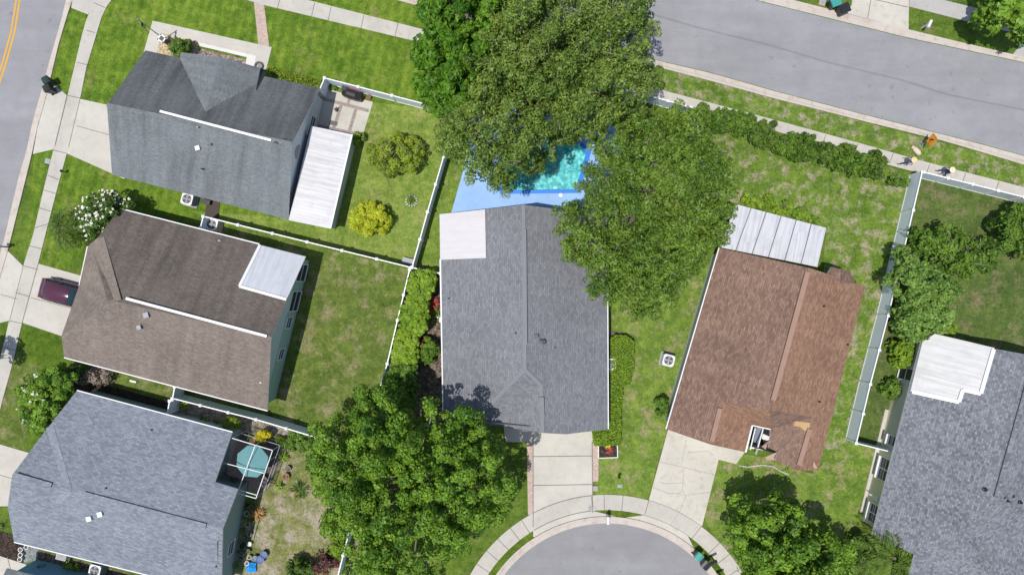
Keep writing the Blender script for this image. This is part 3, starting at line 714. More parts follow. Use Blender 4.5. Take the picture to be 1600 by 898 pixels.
# ------------------------------------------------------------------ houses
def roof(name, faces, mats, parent, thick=.14, fascia='white'):
    """faces: (list of points, material index); top, underside and fascia of a roof"""
    m = MB(); key = {}; cnt = {}
    def idx(p):
        k = (round(p.x, 3), round(p.y, 3), round(p.z, 3))
        if k not in key: key[k] = len(m.v); m.v.append(p.copy())
        return key[k]
    F = []
    for pts, mi in faces:
        f = [idx(p) for p in pts]
        a = Vector((0, 0, 0))
        for i in range(len(f)): a += m.v[f[i]].cross(m.v[f[(i + 1) % len(f)]])
        if a.z < 0: f = f[::-1]
        F.append((f, mi))
    nb = len(m.v)
    m.v += [p - Vector((0, 0, thick)) for p in m.v]
    ed = {}
    for f, mi in F:
        for t in tessellate_polygon([[Vector((m.v[i].x, m.v[i].y, 0)) for i in f]]):
            t = [f[k] for k in t]
            if (m.v[t[1]] - m.v[t[0]]).cross(m.v[t[2]] - m.v[t[0]]).z < 0: t = t[::-1]
            m.f.append(tuple(t)); m.m.append(mi); m.f.append(tuple(i + nb for i in t[::-1])); m.m.append(len(mats))
        for i in range(len(f)): ed[(f[i], f[(i + 1) % len(f)])] = 1
    for (a, b) in ed:
        if (b, a) not in ed: m.f.append((b, a, a + nb, b + nb)); m.m.append(len(mats))
    return m.build(name, [M[k] for k in mats] + [M[fascia]], parent)
def walls(parent, corners, zt, gables, mat, inset=.35, name='wall', gmat=None):
    """corners: roof eave corners (scene points, in order); gables: side index -> height of the gable point"""
    c = sum(corners, Vector((0, 0, 0))) / len(corners)
    q = []
    n = len(corners)
    for i in range(n):
        p = corners[i]; a = (corners[i - 1] - p).normalized(); b = (corners[(i + 1) % n] - p).normalized()
        r = p + a * inset + b * inset; q.append(Vector((r.x, r.y, 0)))
    m = MB()
    for i in range(n):
        a, b = q[i], q[(i + 1) % n]; up = Vector((0, 0, zt))
        if i in gables:
            mid = (a + b) / 2 + Vector((0, 0, gables[i])); m.poly([a, b, b + up, a + up]); m.poly([a + up, b + up, mid], 1)
        else: m.poly([a, b, b + up, a + up])
    o = m.build(name, [mat, gmat or mat], parent)
    return q
def ribbon(name, pts, wd, ht, mat, parent):
    m = MB()
    for a, b in zip(pts[:-1], pts[1:]): m.beam(a + Vector((0, 0, ht / 2 - .01)), b + Vector((0, 0, ht / 2 - .01)), wd, ht)
    return m.build(name, mat, parent)
def gutter(pts, parent):
    m = MB()
    for a, b in zip(pts[:-1], pts[1:]): m.beam(a - Vector((0, 0, .05)), b - Vector((0, 0, .05)), .12, .11)
    return m.build('gutter', M['white'], parent)
def vent_pipe(parent, p, mat, s=.09, h=.3, box=False):
    m = MB()
    if box: m.box(p + Vector((0, 0, h / 2 - .05)), (s * 2, s * 2, h), .26); m.box(p + Vector((0, 0, h - .02)), (s * 2.5, s * 2.5, .05), .26)
    else: m.lathe([(s * 1.8, -.06), (s * 1.5, .04), (s, .06), (s, h), (s * .7, h)], p, 10)
    return m.build('roof_vent', mat, parent)
def window(parent, a, b, z0, z1, out, sill=False, div=1):
    """a window in a wall, between two ground points"""
    a, b = Vector((a.x, a.y, 0)), Vector((b.x, b.y, 0)); d = (b - a).normalized(); o = Vector(out).normalized()
    m = MB(); zc = (z0 + z1) / 2
    for z in (z0, z1): m.beam(a + Vector((0, 0, z)) + o * .03, b + Vector((0, 0, z)) + o * .03, .09, .08)
    for p in [a.lerp(b, k / div) for k in range(div + 1)]: m.beam(p + Vector((0, 0, z0)) + o * .033, p + Vector((0, 0, z1)) + o * .033, .07, .08)
    m.beam(a + Vector((0, 0, zc)) + o * .025, b + Vector((0, 0, zc)) + o * .025, .05, .05)
    w_ = m.build('window', M['white'], parent)
    g_ = MB(); g_.poly([a + Vector((0, 0, z0)) + o * .012, b + Vector((0, 0, z0)) + o * .012, b + Vector((0, 0, z1)) + o * .012, a + Vector((0, 0, z1)) + o * .012])
    g_.build('pane', M['glass'], w_)
    if sill:
        s_ = MB(); s_.beam(a + Vector((0, 0, z0 - .07)) + o * .12, b + Vector((0, 0, z0 - .07)) + o * .12, .28, .06); s_.build('sill', M['white'], w_)
    return w_
def facedoor(parent, a, b, z1, out, mat, name='garage_door'):
    a, b = Vector((a.x, a.y, 0)), Vector((b.x, b.y, 0)); o = Vector(out).normalized()
    m = MB(); n = 4
    for k in range(n):
        z = z1 * (k + .5) / n; m.beam(a + Vector((0, 0, z)) + o * .03, b + Vector((0, 0, z)) + o * .03, .05, z1 / n - .03)
    return m.build(name, mat, parent)
def lean_roof(name, pts, mat, parent, thick=.09, fascia='white'):
    return roof(name, [(pts, 0)], [mat], parent, thick, fascia)

# ---- house with grey roof and white sunroom (top left)
def house_a():
    e = empty('house', P(320, 200), 'grey hip and gable roofed house with a white metal sunroom roof on its right side', 'house', 'houses of the block')
    ze, zr = 2.7, 5.0
    NW, NE, SE, SW = P(227, 79, ze), P(500, 138, ze), P(450, 343, ze), P(175, 273, ze)
    RW, RE = P(167, 164, zr), P(456, 225, zr)
    roof('roof', [([NW, NE, RE, RW], 1), ([RW, RE, SE, SW], 0)], ['shA', 'shAshade'], e)
    roof('front_gable_roof', [([P(283, 82, ze), P(346, 90, 4.5), P(316, 190, 4.5), P(268, 135, ze)], 0), ([P(346, 90, 4.5), P(406, 106.5, 3.05), P(399, 145, 3.05), P(316, 190, 4.5)], 0)], ['shA'], e)
    ribbon('ridge_vent', [P(250, 174, zr + .08), P(424, 219.5, zr + .08)], .17, .06, M['white'], e)
    q = walls(e, [NW, NE, SE, SW], ze - .12, {1: zr - .2, 3: zr - .2}, M['wallA'], gmat=M['gableA'])
    m = MB(); a, b, c_ = P(283, 82, ze), P(413, 108, ze), P(346, 90, 4.5)
    ins = Vector((-.08, -.3, 0)); aa, bb = a + ins + Vector((.3, 0, -.14)), b + ins + Vector((-.3, 0, -.14)); cc = c_ + ins + Vector((0, 0, -.22))
    m.poly([(aa.x, aa.y, 0), (bb.x, bb.y, 0), bb, cc, aa]); m.poly([(aa.x, aa.y, 0), aa, aa + Vector((-.3, -2, 0)), (aa.x - .3, aa.y - 2, 0)])
    m.poly([(bb.x, bb.y, 0), (bb.x - .3, bb.y - 2, 0), bb + Vector((-.3, -2, 0)), bb]); m.build('porch_wall', M['wallA'], e)
    # sunroom
    A_, B_, C_, D_ = P(486, 197, 2.62), P(549, 210, 2.3), P(515, 357, 2.3), P(451, 344, 2.62)
    lean_roof('sunroom_roof', [A_, B_, C_, D_], 'metalA', e)
    gutter([B_ + Vector((.05, 0, 0)), C_ + Vector((.05, 0, 0))], e)
    m = MB(); i = Vector((-.15, 0, 0))
    for a, b in ((B_ + i + Vector((0, -.15, 0)), C_ + i + Vector((0, .15, 0))), (A_ + Vector((0, -.15, 0)), B_ + i + Vector((0, -.15, 0))), (C_ + i + Vector((0, .15, 0)), D_ + Vector((0, .15, 0)))):
        m.poly([(a.x, a.y, 0), (b.x, b.y, 0), (b.x, b.y, b.z - .1), (a.x, a.y, a.z - .1)])
    m.build('sunroom_wall', M['wallA'], e)
    out = (q[2] - q[1]).cross(Vector((0, 0, 1)));  out = -out if out.x < 0 else out
    window(e, q[1].lerp(q[2], .17), q[1].lerp(q[2], .33), .95, 2.1, out)
    gv = MB(); mid = q[1].lerp(q[2], .5) + out.normalized() * .02
    d = (q[2] - q[1]).normalized()
    gv.poly([mid + d * (.55 * math.cos(t)) + Vector((0, 0, 3.0 + .8 * math.sin(t))) for t in np.linspace(0, math.pi, 10)]); gv.build('gable_vent', M['grey'], e)
    pS = (RW, (RE - RW).cross(SW - RW).normalized())
    for x, y, mt, s_, h_, bx in ((310, 232, 'white', .13, .2, True), (311, 200, 'grey', .06, .3, False), (318, 265, 'darkgrey', .05, .5, False), (331, 226, 'darkgrey', .05, .25, False)):
        vent_pipe(e, on(x, y, pS), M[mt], s_, h_, bx)
    pN = (RW, (RE - RW).cross(NW - RW).normalized())
    m = MB(); m.poly([on(406, 108, pN, .03), on(416, 113, pN, .03), on(400, 143, pN, .03)]); m.build('painted_gable_shadow', M['black'], e)  # black triangle painted on the slope as the shadow beside the front gable
    for x, y in ((444, 218.5), (432, 223)):
        m = MB(); m.box(on(x, y, pN if y < 220 else pS, .05), (.28, .14, .1), -.25); m.build('roof_vent', M['black'], e)
    ribbon('ridge_cap', [RW + Vector((0, 0, .012)), RE + Vector((0, 0, .012))], .3, .02, M['shA'], e)
    o3 = (q[3] - q[0]); facedoor(e, q[3].lerp(q[0], .25), q[3].lerp(q[0], .75), 2.2, (-1, -.25, 0), M['white'])
    return q
house_a()

# ---- brown house (left)
def house_b():
    e = empty('house', P(300, 480), 'long brown shingled house with a grey metal patio roof and sage green wall', 'house', 'houses of the block')
    ze, zr = 2.6, 5.0
    NW, NE, SE, SW = P(187, 326, ze), P(477, 400, ze), P(418, 641, ze), P(100, 558, ze)
    RE = P(424, 526, zr); RW = P(178, 470, zr)
    pS = plane((100, 558, ze), (418, 641, ze), (424, 526, zr)); pN = plane((187, 326, ze), (477, 400, ze), (424, 526, zr))
    NR = on(153, 371, pN); SR = on(96, 524, pS)
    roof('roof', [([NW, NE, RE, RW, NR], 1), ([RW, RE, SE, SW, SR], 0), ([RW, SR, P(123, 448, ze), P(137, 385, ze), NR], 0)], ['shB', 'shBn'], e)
    ribbon('ridge_vent', [P(197, 466, zr + .1), P(417, 525, zr + .07)], .19, .06, M['white'], e)
    pH = plane((137, 385, ze), (123, 448, ze), (178, 470, zr))
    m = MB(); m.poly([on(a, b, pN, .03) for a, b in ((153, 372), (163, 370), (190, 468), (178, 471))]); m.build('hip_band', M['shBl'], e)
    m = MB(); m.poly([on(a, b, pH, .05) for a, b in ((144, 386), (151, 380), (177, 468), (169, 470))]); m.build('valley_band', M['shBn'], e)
    FW = P(118, 470, ze)
    q = walls(e, [NW, NE, SE, SW], ze - .1, {1: zr - .2}, M['wallB'], gmat=M['gableB'])
    gutter([NW, P(405, 381.5, ze)], e); gutter([SW, SE], e); gutter([P(137, 385, ze), P(124, 446, ze)], e)
    # patio roof over the north-east corner
    A_, B_, C_, D_ = [on(a, b, pN, .2) for a, b in ((408, 383), (479, 401), (449, 467.5), (376, 447))]
    lean_roof('patio_roof', [A_, B_, C_, D_], 'metalB', e, .1)
    ribbon('patio_flashing', [A_ + Vector((0, 0, .02)), D_ + Vector((0, 0, .02)), C_ + Vector((0, 0, .02))], .2, .05, M['white'], e)
    out = Vector((q[2] - q[1]).cross(Vector((0, 0, 1))));  out = out if out.x > 0 else -out
    for t0, t1 in ((.40, .48), (.62, .70)): window(e, q[1].lerp(q[2], t0), q[1].lerp(q[2], t1), .9, 2.1, out)
    for t0, t1 in ((.03, .15), (.22, .36)):
        window(e, q[1].lerp(q[2], t0), q[1].lerp(q[2], t1), .15, 2.4, out, div=1)
    for x, y, s_ in ((231, 492, .15), (220, 511, .12)): vent_pipe(e, on(x, y, pS), M['grey'], s_, .32, True)
    vent_pipe(e, on(408, 597, pS), M['white'], .05, .2); vent_pipe(e, on(344, 376, pN), M['white'], .04, .25)
    facedoor(e, q[3].lerp(q[0], .3), q[3].lerp(q[0], .75), 2.2, (-1, -.25, 0), M['white'])
    m = MB(); b = P(222, 592, .0); m.box(b + Vector((0, 0, 1.2)), (.5, .14, .35), -.25); m.build('wall_vent', M['white'], e)
    return q
house_b()

# ---- charcoal house (centre)
def house_c():
    e = empty('house', P(815, 500), 'charcoal shingled house in the middle, a pale metal patio roof on its corner', 'house', 'houses of the block')
    ze, zr = 2.7, 5.2
    pW = plane((688, 335, ze), (818, 320, zr), (820, 577, zr)); pE = plane((818, 320, zr), (820, 577, zr), (950, 670, ze))
    R0, R1 = P(818, 320, zr), P(820, 577, zr)
    R2 = on(845, 601, pE); R3 = on(848, 676, pE)
    pG = (R2, Vector((-.42, 0, 1)).normalized())
    SWc, SWh = on(693, 663, pW), on(737, 663, pW)
    V1 = on(781, 655, pG); V2 = on(780, 665, pG)
    faces = [([on(688, 335, pW), R0, R1, SWh, SWc], 0), ([R0, on(949, 337, pE), on(950, 670, pE), on(885, 678, pE), R3, R2, R1], 0),
             ([R1, R2, V1], 0), ([R1, V1, V2, SWh], 0), ([R2, R3, on(817, 672, pG), V2, V1], 0)]
    roof('roof', faces, ['shC'], e)
    ribbon('ridge_vent', [P(819, 358, zr + .05), P(820.5, 537, zr + .05)], .30, .12, M['ridgegrey'], e)
    ribbon('ridge_vent', [R2.lerp(R3, .25) + Vector((0, 0, .06)), R2.lerp(R3, .66) + Vector((0, 0, .06))], .36, .1, M['ridgegrey'], e)
    ribbon('ridge_cap', [R0 + Vector((0, 0, .01)), R1 + Vector((0, 0, .01))], .26, .02, M['ridgegrey'], e)
    m = MB(); m.poly([on(a, b, pW, .02) for a, b in ((817, 576), (821, 580), (741, 661), (735, 659))]); m.build('hip_cap', M['ridgegrey'], e)
    ribbon('ridge_cap', [R1 + Vector((0, 0, .012)), R2 + Vector((0, 0, .012)), R3 + Vector((0, 0, .012))], .26, .02, M['ridgegrey'], e)
    q = walls(e, [P(688, 335, ze), P(949, 337, ze), P(950, 668, ze), P(692, 663, ze)], ze - .1, {0: zr - .2, 2: 4.6}, M['wallC'])
    gutter([on(949, 440, pE), on(950, 670, pE)], e); gutter([on(688, 405, pW), on(693, 663, pW)], e)
    lean_roof('patio_roof', [on(687, 335, pW, .12), on(758, 327.5, pW, .12), on(759.5, 403, pW, .12), on(688, 406, pW, .12)], 'metalC', e, .1)
    for x, y, s_, bx, mt in ((838, 525, .12, True, 'darkgrey'), (850, 533, .12, False, 'black'), (867, 543, .06, False, 'darkgrey'), (806, 520, .05, False, 'black'), (701, 466, .05, False, 'black'), (845, 531, .06, False, 'black')):
        vent_pipe(e, on(x, y, pE if x > 820 else pW), M[mt], s_, .2, bx)
    m = MB(); b = P(691, 497, 0); m.box(b + Vector((.12, 0, 1.3)), (.35, .5, .7)); m.tube([b + Vector((.05, .2, 1.5)), b + Vector((-.02, .2, 3.2))], .05, 8); m.build('electric_meter', M['white'], e)
    facedoor(e, P(838, 662), P(918, 662), 2.2, (0, -1, 0), M['white'])
    return q
house_c()

# ---- red brown house (right of centre)
def house_d():
    e = empty('house', P(1190, 550), 'red brown shingled house with a white panelled porch roof behind and cracked driveway in front', 'house', 'houses of the block')
    ze, zr = 2.6, 4.9
    pW = plane((1124, 387, ze), (1263, 418, zr), (1203, 640, zr)); pE = plane((1352, 447, ze), (1263, 418, zr), (1203, 640, zr))
    R0, R1 = P(1263, 418, zr), P(1203, 640, zr)
    G0, G1 = on(1127, 627, pW), on(1110, 694, pW); T0, T1 = on(1270, 651, pE), on(1245, 734, pE)
    n1, n2 = P(1176, 664, 3.0), P(1204, 670, 3.0); w1 = P(1165, 706, 2.65)
    pT = (T0, (T1 - T0).cross(n2 - T0).normalized())
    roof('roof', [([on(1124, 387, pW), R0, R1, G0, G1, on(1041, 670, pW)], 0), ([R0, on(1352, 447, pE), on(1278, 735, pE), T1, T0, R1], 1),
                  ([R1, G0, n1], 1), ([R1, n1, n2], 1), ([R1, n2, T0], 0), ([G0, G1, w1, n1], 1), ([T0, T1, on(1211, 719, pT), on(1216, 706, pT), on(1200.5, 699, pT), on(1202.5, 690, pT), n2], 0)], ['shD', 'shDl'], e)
    ribbon('ridge_vent', [R0.lerp(R1, .03) + Vector((0, 0, .06)), R0.lerp(R1, .93) + Vector((0, 0, .06))], .36, .1, M['ridgebrown'], e)
    ribbon('ridge_vent', [G0.lerp(G1, .15) + Vector((0, 0, .06)), G0.lerp(G1, .92) + Vector((0, 0, .06))], .34, .1, M['ridgebrown'], e)
    ribbon('ridge_vent', [T0.lerp(T1, .22) + Vector((0, 0, .06)), T0.lerp(T1, .9) + Vector((0, 0, .06))], .34, .1, M['ridgebrown'], e)
    m = MB(); m.poly([on(a, b, pT, .035) for a, b in [(1241, 657), (1266, 660), (1264, 670), (1257, 673), (1250, 666), (1240, 665)]][::-1]); m.build('bare_roof_patch', M['underlay'], e)
    roof('bay_roof', [([P(1290, 432, 3.5), P(1299, 417, 3.2), P(1314, 420, 3.6), P(1312, 442, 3.9)], 0), ([P(1312, 442, 3.9), P(1314, 420, 3.6), P(1329, 425, 3.0), P(1337, 443, 3.0)], 0)], ['shD'], e)
    q = walls(e, [P(1124, 387, ze), P(1352, 447, ze), P(1278, 733, ze), P(1041, 668, ze)], ze - .1, {0: zr - .2}, M['wallC'], .3)
    gutter([on(1124, 387, pW), on(1041, 670, pW)], e); gutter([n1 + Vector((-.02, 0, .02)), w1 + Vector((0, 0, .02))], e); gutter([n1 + Vector((0, 0, .02)), n2 + Vector((0, 0, .02))], e)
    lean_roof('porch_roof', [P(1150, 319, 2.45), P(1291, 356, 2.45), P(1277, 417, 2.7), P(1124, 386, 2.7)], 'metalD', e, .1)
    for a, b in ((1152, 321), (1289, 357), (1220, 339)):
        m = MB(); t = P(a, b, 2.35); m.tube([(t.x, t.y, 0), t], .06, 6); m.build('porch_post', M['white'], e)
    m = MB()
    for k in range(1, 6):
        a = P(1150 + 141 * k / 6, 319 + 37 * k / 6, 2.45); b = P(1124 + 153 * k / 6, 386 + 31 * k / 6, 2.7); m.beam(a + Vector((0, 0, .02)), b + Vector((0, 0, .02)), .05, .04)
    m.build('porch_roof_seams', M['darkgrey'], e)
    m = MB()   # entry: white frames and step
    for a, b in (((1180, 668, 2.4), (1172, 702, 2.4)), ((1192, 670, 2.4), (1184, 698, 2.2)), ((1192, 670, 2.4), (1192, 671, .1)), ((1184, 698, 2.2), (1181, 709, .6)), ((1180, 700, .6), (1198, 703, .6))): m.beam(P(*a), P(*b), .08, .1)
    m.prism(px([(1174, 690), (1187, 693), (1185, 701), (1172, 699)]), .0, .25); m.prism(px([(1184, 668), (1214, 674), (1206, 700), (1196, 698)]), .0, .06); m.build('entry_frame', M['white'], e)
    m = MB(); m.poly([P(1182, 668, 2.1), P(1191, 670, 2.1), P(1184, 694, 1.2), P(1176, 692, 1.2)]); m.build('entry_glass', M['slate'], e)
    for t in (((1190, 697, 2.75), (1203, 687, 3.0), (1200, 693, 2.6), (1196, 702, 2.4)), ((1195, 714, 2.6), (1216, 705, 2.95), (1213, 718, 2.6), (1199, 719, 2.4)), ((1271, 719, 3.1), (1277, 731, 2.65), (1270, 734, 2.55))): 
        m = MB(); m.poly([P(*k) for k in t]); m.build('gable_trim', M['pinktrim'], e)
    for x, y in ((1287, 478), (1324, 538), (1280, 627)): vent_pipe(e, on(x, y, pE), M['black'], .055, .2)
    facedoor(e, P(1058, 668), P(1118, 684), 2.2, (.2, -1, 0), M['white'])
house_d()

# ---- blue grey house (bottom left) with a screened patio
def house_e():
    e = empty('house', P(190, 770), 'blue grey shingled house with a screened patio and teal parasol at its right end', 'house', 'houses of the block')
    ze, zr = 2.6, 4.9
    pN = plane((120, 610, ze), (363, 675, ze), (348, 826, zr)); pS = plane((22, 846, ze), (345, 927, ze), (348, 826, zr))
    RE = P(348, 826, zr); rd = pN[1].cross(pS[1]).normalized(); rd = rd if rd.x < 0 else -rd
    def along(x_):   # the point of the ridge line seen in one column of the photo
        k0, k1 = 0.0, 40.0
        for _ in range(40):
            k = (k0 + k1) / 2; q_ = RE + rd * k; sx = 800 + q_.x * 20 * H / (H - q_.z)
            k0, k1 = (k, k1) if sx > x_ else (k0, k)
        return RE + rd * k0
    RW = along(108); WP = along(19); RWy = 449 - RW.y * 20 * H / (H - RW.z)
    roof('roof', [([on(120, 610, pN), on(363, 675, pN), on(336, 753, pN), on(372, 764, pN), RE, RW, WP, on(70, 674, pN)], 0),
                  ([WP, RW, RE, on(346, 926, pS), on(22, 846, pS), on(12, 791, pS)], 0)], ['shE'], e)
    ribbon('ridge_vent', [P(132, 771, zr + .05), P(322, 821, zr + .03)], .34, .07, M['shE'], e)
    ribbon('ridge_vent', [WP + Vector((.3, 0, .06)), WP.lerp(RW, .7) + Vector((0, 0, .04))], .34, .06, M['shE'], e)
    m = MB(); m.poly([on(a, b, pN, .02) for a, b in ((72, 668), (84, 664), (113, RWy + 1), (101, RWy - 2))]); m.poly([on(a, b, pS, .02) for a, b in ((101, RWy + 2), (114, RWy + 4), (96, RWy + 22), (84, RWy + 20))]); m.build('hip_band', M['shElight'], e)
    cn = [P(122, 612, ze), P(363, 675, ze), P(345, 926, ze), P(24, 846, ze)]
    n = [P(22, 846, ze), P(100, 640, ze), P(350, 672, ze), P(330, 752, ze), P(374, 762, ze), P(345, 927, ze)]
    m = MB(); ft = [P(64, 822), P(150, 610), P(379, 671), P(352, 742), P(388, 752), P(362, 900)]
    for i in range(len(ft)):
        a, b = ft[i], ft[(i + 1) % len(ft)]; u = Vector((0, 0, 2.5))
        if i == 4:
            c_ = a.lerp(b, .42); m.poly([a, b, b + u, c_ + Vector((0, 0, 4.6)), a + u])
        else: m.poly([a, b, b + u, a + u])
    m.build('wall', M['wallE'], e)
    gutter([on(120, 610, pN), on(363, 675, pN)], e); gutter([on(22, 846, pS), on(346, 926, pS)], e)
    for x, y in ((141, 809), (158, 802)): vent_pipe(e, on(x, y, pS), M['white'], .14, .22, True)
    for x, y, pl in ((166, 762, pN), (338, 884, pS), (237, 671, pN)): vent_pipe(e, on(x, y, pl), M['darkgrey'], .05, .2)
    a, b = ft[4].lerp(ft[5], .55), ft[4].lerp(ft[5], .7); window(e, a, b, .9, 2.0, (1, -.2, 0))
    # screened patio
    zt = 2.6; fr = MB(); B = lambda p, q, w=.05: fr.beam(P(*p, zt), P(*q, zt), w, .07)
    for p, q in (((363, 684), (426, 703)), ((347, 722), (414, 739)), ((374, 765), (402, 773)), ((372, 770), (400, 778)), ((399, 695), (373, 764)), ((426, 703), (400, 778))): B(p, q)
    base = {}
    for t in ((426, 703), (414, 739), (400, 778), (420, 720), (407, 757), (399, 695), (363, 684)):
        a = P(*t, zt); fr.beam((a.x, a.y, .04), a, .035, .035)
    for z in (.9, .08):
        a, b, c_ = [P(*t, zt) for t in ((363, 684), (426, 703), (400, 778))]
        fr.beam((a.x, a.y, z), (b.x, b.y, z), .03, .04); fr.beam((b.x, b.y, z), (c_.x, c_.y, z), .03, .04)
    f_ = fr.build('screen_frame', M['white'], e)
    sm = MB(); z = zt - .06; sm.poly([P(a, b, z) for a, b in [(363, 684), (347, 722), (338, 748), (374, 764), (400, 777), (426, 703)]][::-1])
    for a, b in (((363, 684), (426, 703)), ((426, 703), (400, 778))):
        a, b = P(*a, z), P(*b, z); sm.poly([(a.x, a.y, .1), (b.x, b.y, .1), b, a])
    sm.build('screen', M['screen'], f_)
house_e()

# ---- house at the right edge
def house_f():
    e = empty('house', P(1520, 700), 'khaki walled house with mottled grey shingles and a white notched metal patio roof', 'house', 'houses of the block')
    ze, zr = 2.7, 5.0
    pW = plane((1442, 524, ze), (1617, 556, zr), (1554, 781, zr))
    A_, R0, R1, D_ = on(1442, 524, pW), P(1617, 556, zr), P(1554, 781, zr), on(1363, 834, pW)
    a1, a2 = on(1429, 866, pW), on(1490, 843, pW)
    roof('roof', [([A_, R0, R1, a2, a1, D_], 0), ([R0, P(1745, 585, ze), P(1690, 815, ze), R1], 0), ([R1, P(1690, 815, ze), P(1650, 1000, ze), P(1400, 980, ze), a1, a2], 0)], ['shF'], e)
    ribbon('ridge_vent', [R0.lerp(R1, .1) + Vector((0, 0, .04)), R0.lerp(R1, .98) + Vector((0, 0, .04))], .34, .08, M['shF'], e)
    lean_roof('patio_roof', [on(a, b, pW, .14) for a, b in [(1459, 521), (1552, 543), (1532, 613), (1502, 607), (1496, 628), (1421, 611), (1440, 533)]], 'metalF', e, .1)
    ribbon('patio_flashing', [on(a, b, pW, .17) for a, b in [(1550, 545), (1530, 614), (1502, 608), (1496, 627), (1423, 611)]], .28, .05, M['white'], e)
    q = walls(e, [P(1442, 524, ze), P(1745, 590, ze), P(1680, 860, ze), P(1366, 835, ze)], ze - .1, {0: zr - .2}, M['wallF'], .3)
    out = Vector((-1, .24, 0))
    def wy(py):   # wall point seen near a row of the photo
        a, b = q[3], q[0]; t = ((449 - py) / 20 - a.y) / (b.y - a.y); return a.lerp(b, t)
    window(e, wy(689), wy(674), 1.1, 2.2, out, True); window(e, wy(742), wy(709), .8, 2.2, out, True, 2); window(e, wy(806), wy(779), .9, 2.2, out, True, 2)
    window(e, wy(590), wy(572), .2, 2.2, out, False, 1)
    m = MB(); a, b = wy(640), wy(800); o = out.normalized()
    m.beam(a + o * .14 + Vector((0, 0, .05)), b + o * .14 + Vector((0, 0, .05)), .3, .1); m.build('footing', M['concrete'], e)
    m = MB(); c_ = wy(770) + o * .06; m.box(c_ + Vector((0, 0, 1.2)), (.16, .35, .9)); m.tube([c_ + Vector((0, 0, .8)), c_ + o * .3 + Vector((0, .1, .8))], .03, 6); m.build('hose_tap', M['white'], e)
    for x, y, s_ in ((1539, 764, .1), (1575, 782, .05), (1594, 784, .08)): vent_pipe(e, on(x, y, pW), M['black'], s_, .2)
house_f()

# ---- blue house, only a corner in view (bottom left)
def house_g():
    e = empty('house', P(90, 960), 'blue walled house of which only one roof corner shows at the bottom left', 'house', 'houses of the block')
    roof('roof', [([P(10, 888, 2.6), P(230, 945, 2.6), P(215, 1060, 4.8), P(-40, 995, 4.8)], 0), ([P(-40, 995, 4.8), P(215, 1060, 4.8), P(190, 1200, 2.6), P(-70, 1130, 2.6)], 0)], ['shA'], e)
    c0 = P(58, 873); d = Vector((9.6, -2.5, 0)); n = Vector((-2.3, -10, 0))
    m = MB(); q = [c0, c0 + d, c0 + d + n, c0 + n]
    for i in range(4):
        a, b = q[i], q[(i + 1) % 4]; m.poly([a, b, b + Vector((0, 0, 2.5)), a + Vector((0, 0, 2.5))])
    m.build('wall', M['wallG'], e)
    m = MB(); t = c0.lerp(c0 + d, .1) + Vector((.05, .1, 1.0))
    m.tube([t + Vector((.3 * math.cos(k), .02, .28 * math.sin(k))) for k in np.linspace(0, 11, 30)], .025, 5); m.build('garden_hose', M['black'], e)
house_g()

# ------------------------------------------------------------------ pool
def pool():
    e = empty('swimming_pool', P(840, 255), 'turquoise swimming pool with bright blue coping, half hidden under the oaks', 'pool')
    q = px(POOL); n = len(q)
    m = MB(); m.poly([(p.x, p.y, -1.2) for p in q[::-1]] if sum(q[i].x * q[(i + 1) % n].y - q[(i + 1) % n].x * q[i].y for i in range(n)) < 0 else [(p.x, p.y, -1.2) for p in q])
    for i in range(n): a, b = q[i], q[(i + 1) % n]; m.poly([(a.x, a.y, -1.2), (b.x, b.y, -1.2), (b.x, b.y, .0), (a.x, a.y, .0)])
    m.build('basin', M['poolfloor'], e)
    c_ = sum(q, Vector((0, 0, 0))) / n
    m = MB()
    for i in range(n):
        a, b = q[i], q[(i + 1) % n]; ao, bo = c_ + (a - c_) * 1.04 + (a - c_).normalized() * .18, c_ + (b - c_) * 1.04 + (b - c_).normalized() * .18
        ai, bi = c_ + (a - c_) * .985, c_ + (b - c_) * .985
        for z0, z1, s_, t_ in ((0, 0, 0, 0),):
            f = [ai, bi, bo, ao]; m.poly([(p.x, p.y, .075) for p in f]); m.poly([(p.x, p.y, -.15 if k else .075) for p, k in ((ai, 0), (bi, 0), (bi, 1), (ai, 1))]); m.poly([(p.x, p.y, .0 if k else .075) for p, k in ((ao, 0), (bo, 0), (bo, 1), (ao, 1))])
    m.build('coping', M['coping'], e)
    m = MB(); f = [(p.x, p.y, -.06) for p in q]; m.poly(f); o = m.build('water', M['water'], e)
    if o.data.polygons[0].normal.z < 0: o.data.flip_normals()
    m = MB(); m.lathe([(.16, .05), (.16, .055), (.10, .08)], P(876, 305), 14); tag(m.build('skimmer_lid', M['white']), 'round white skimmer lid on the pool deck beside the coping', 'lid')
pool()

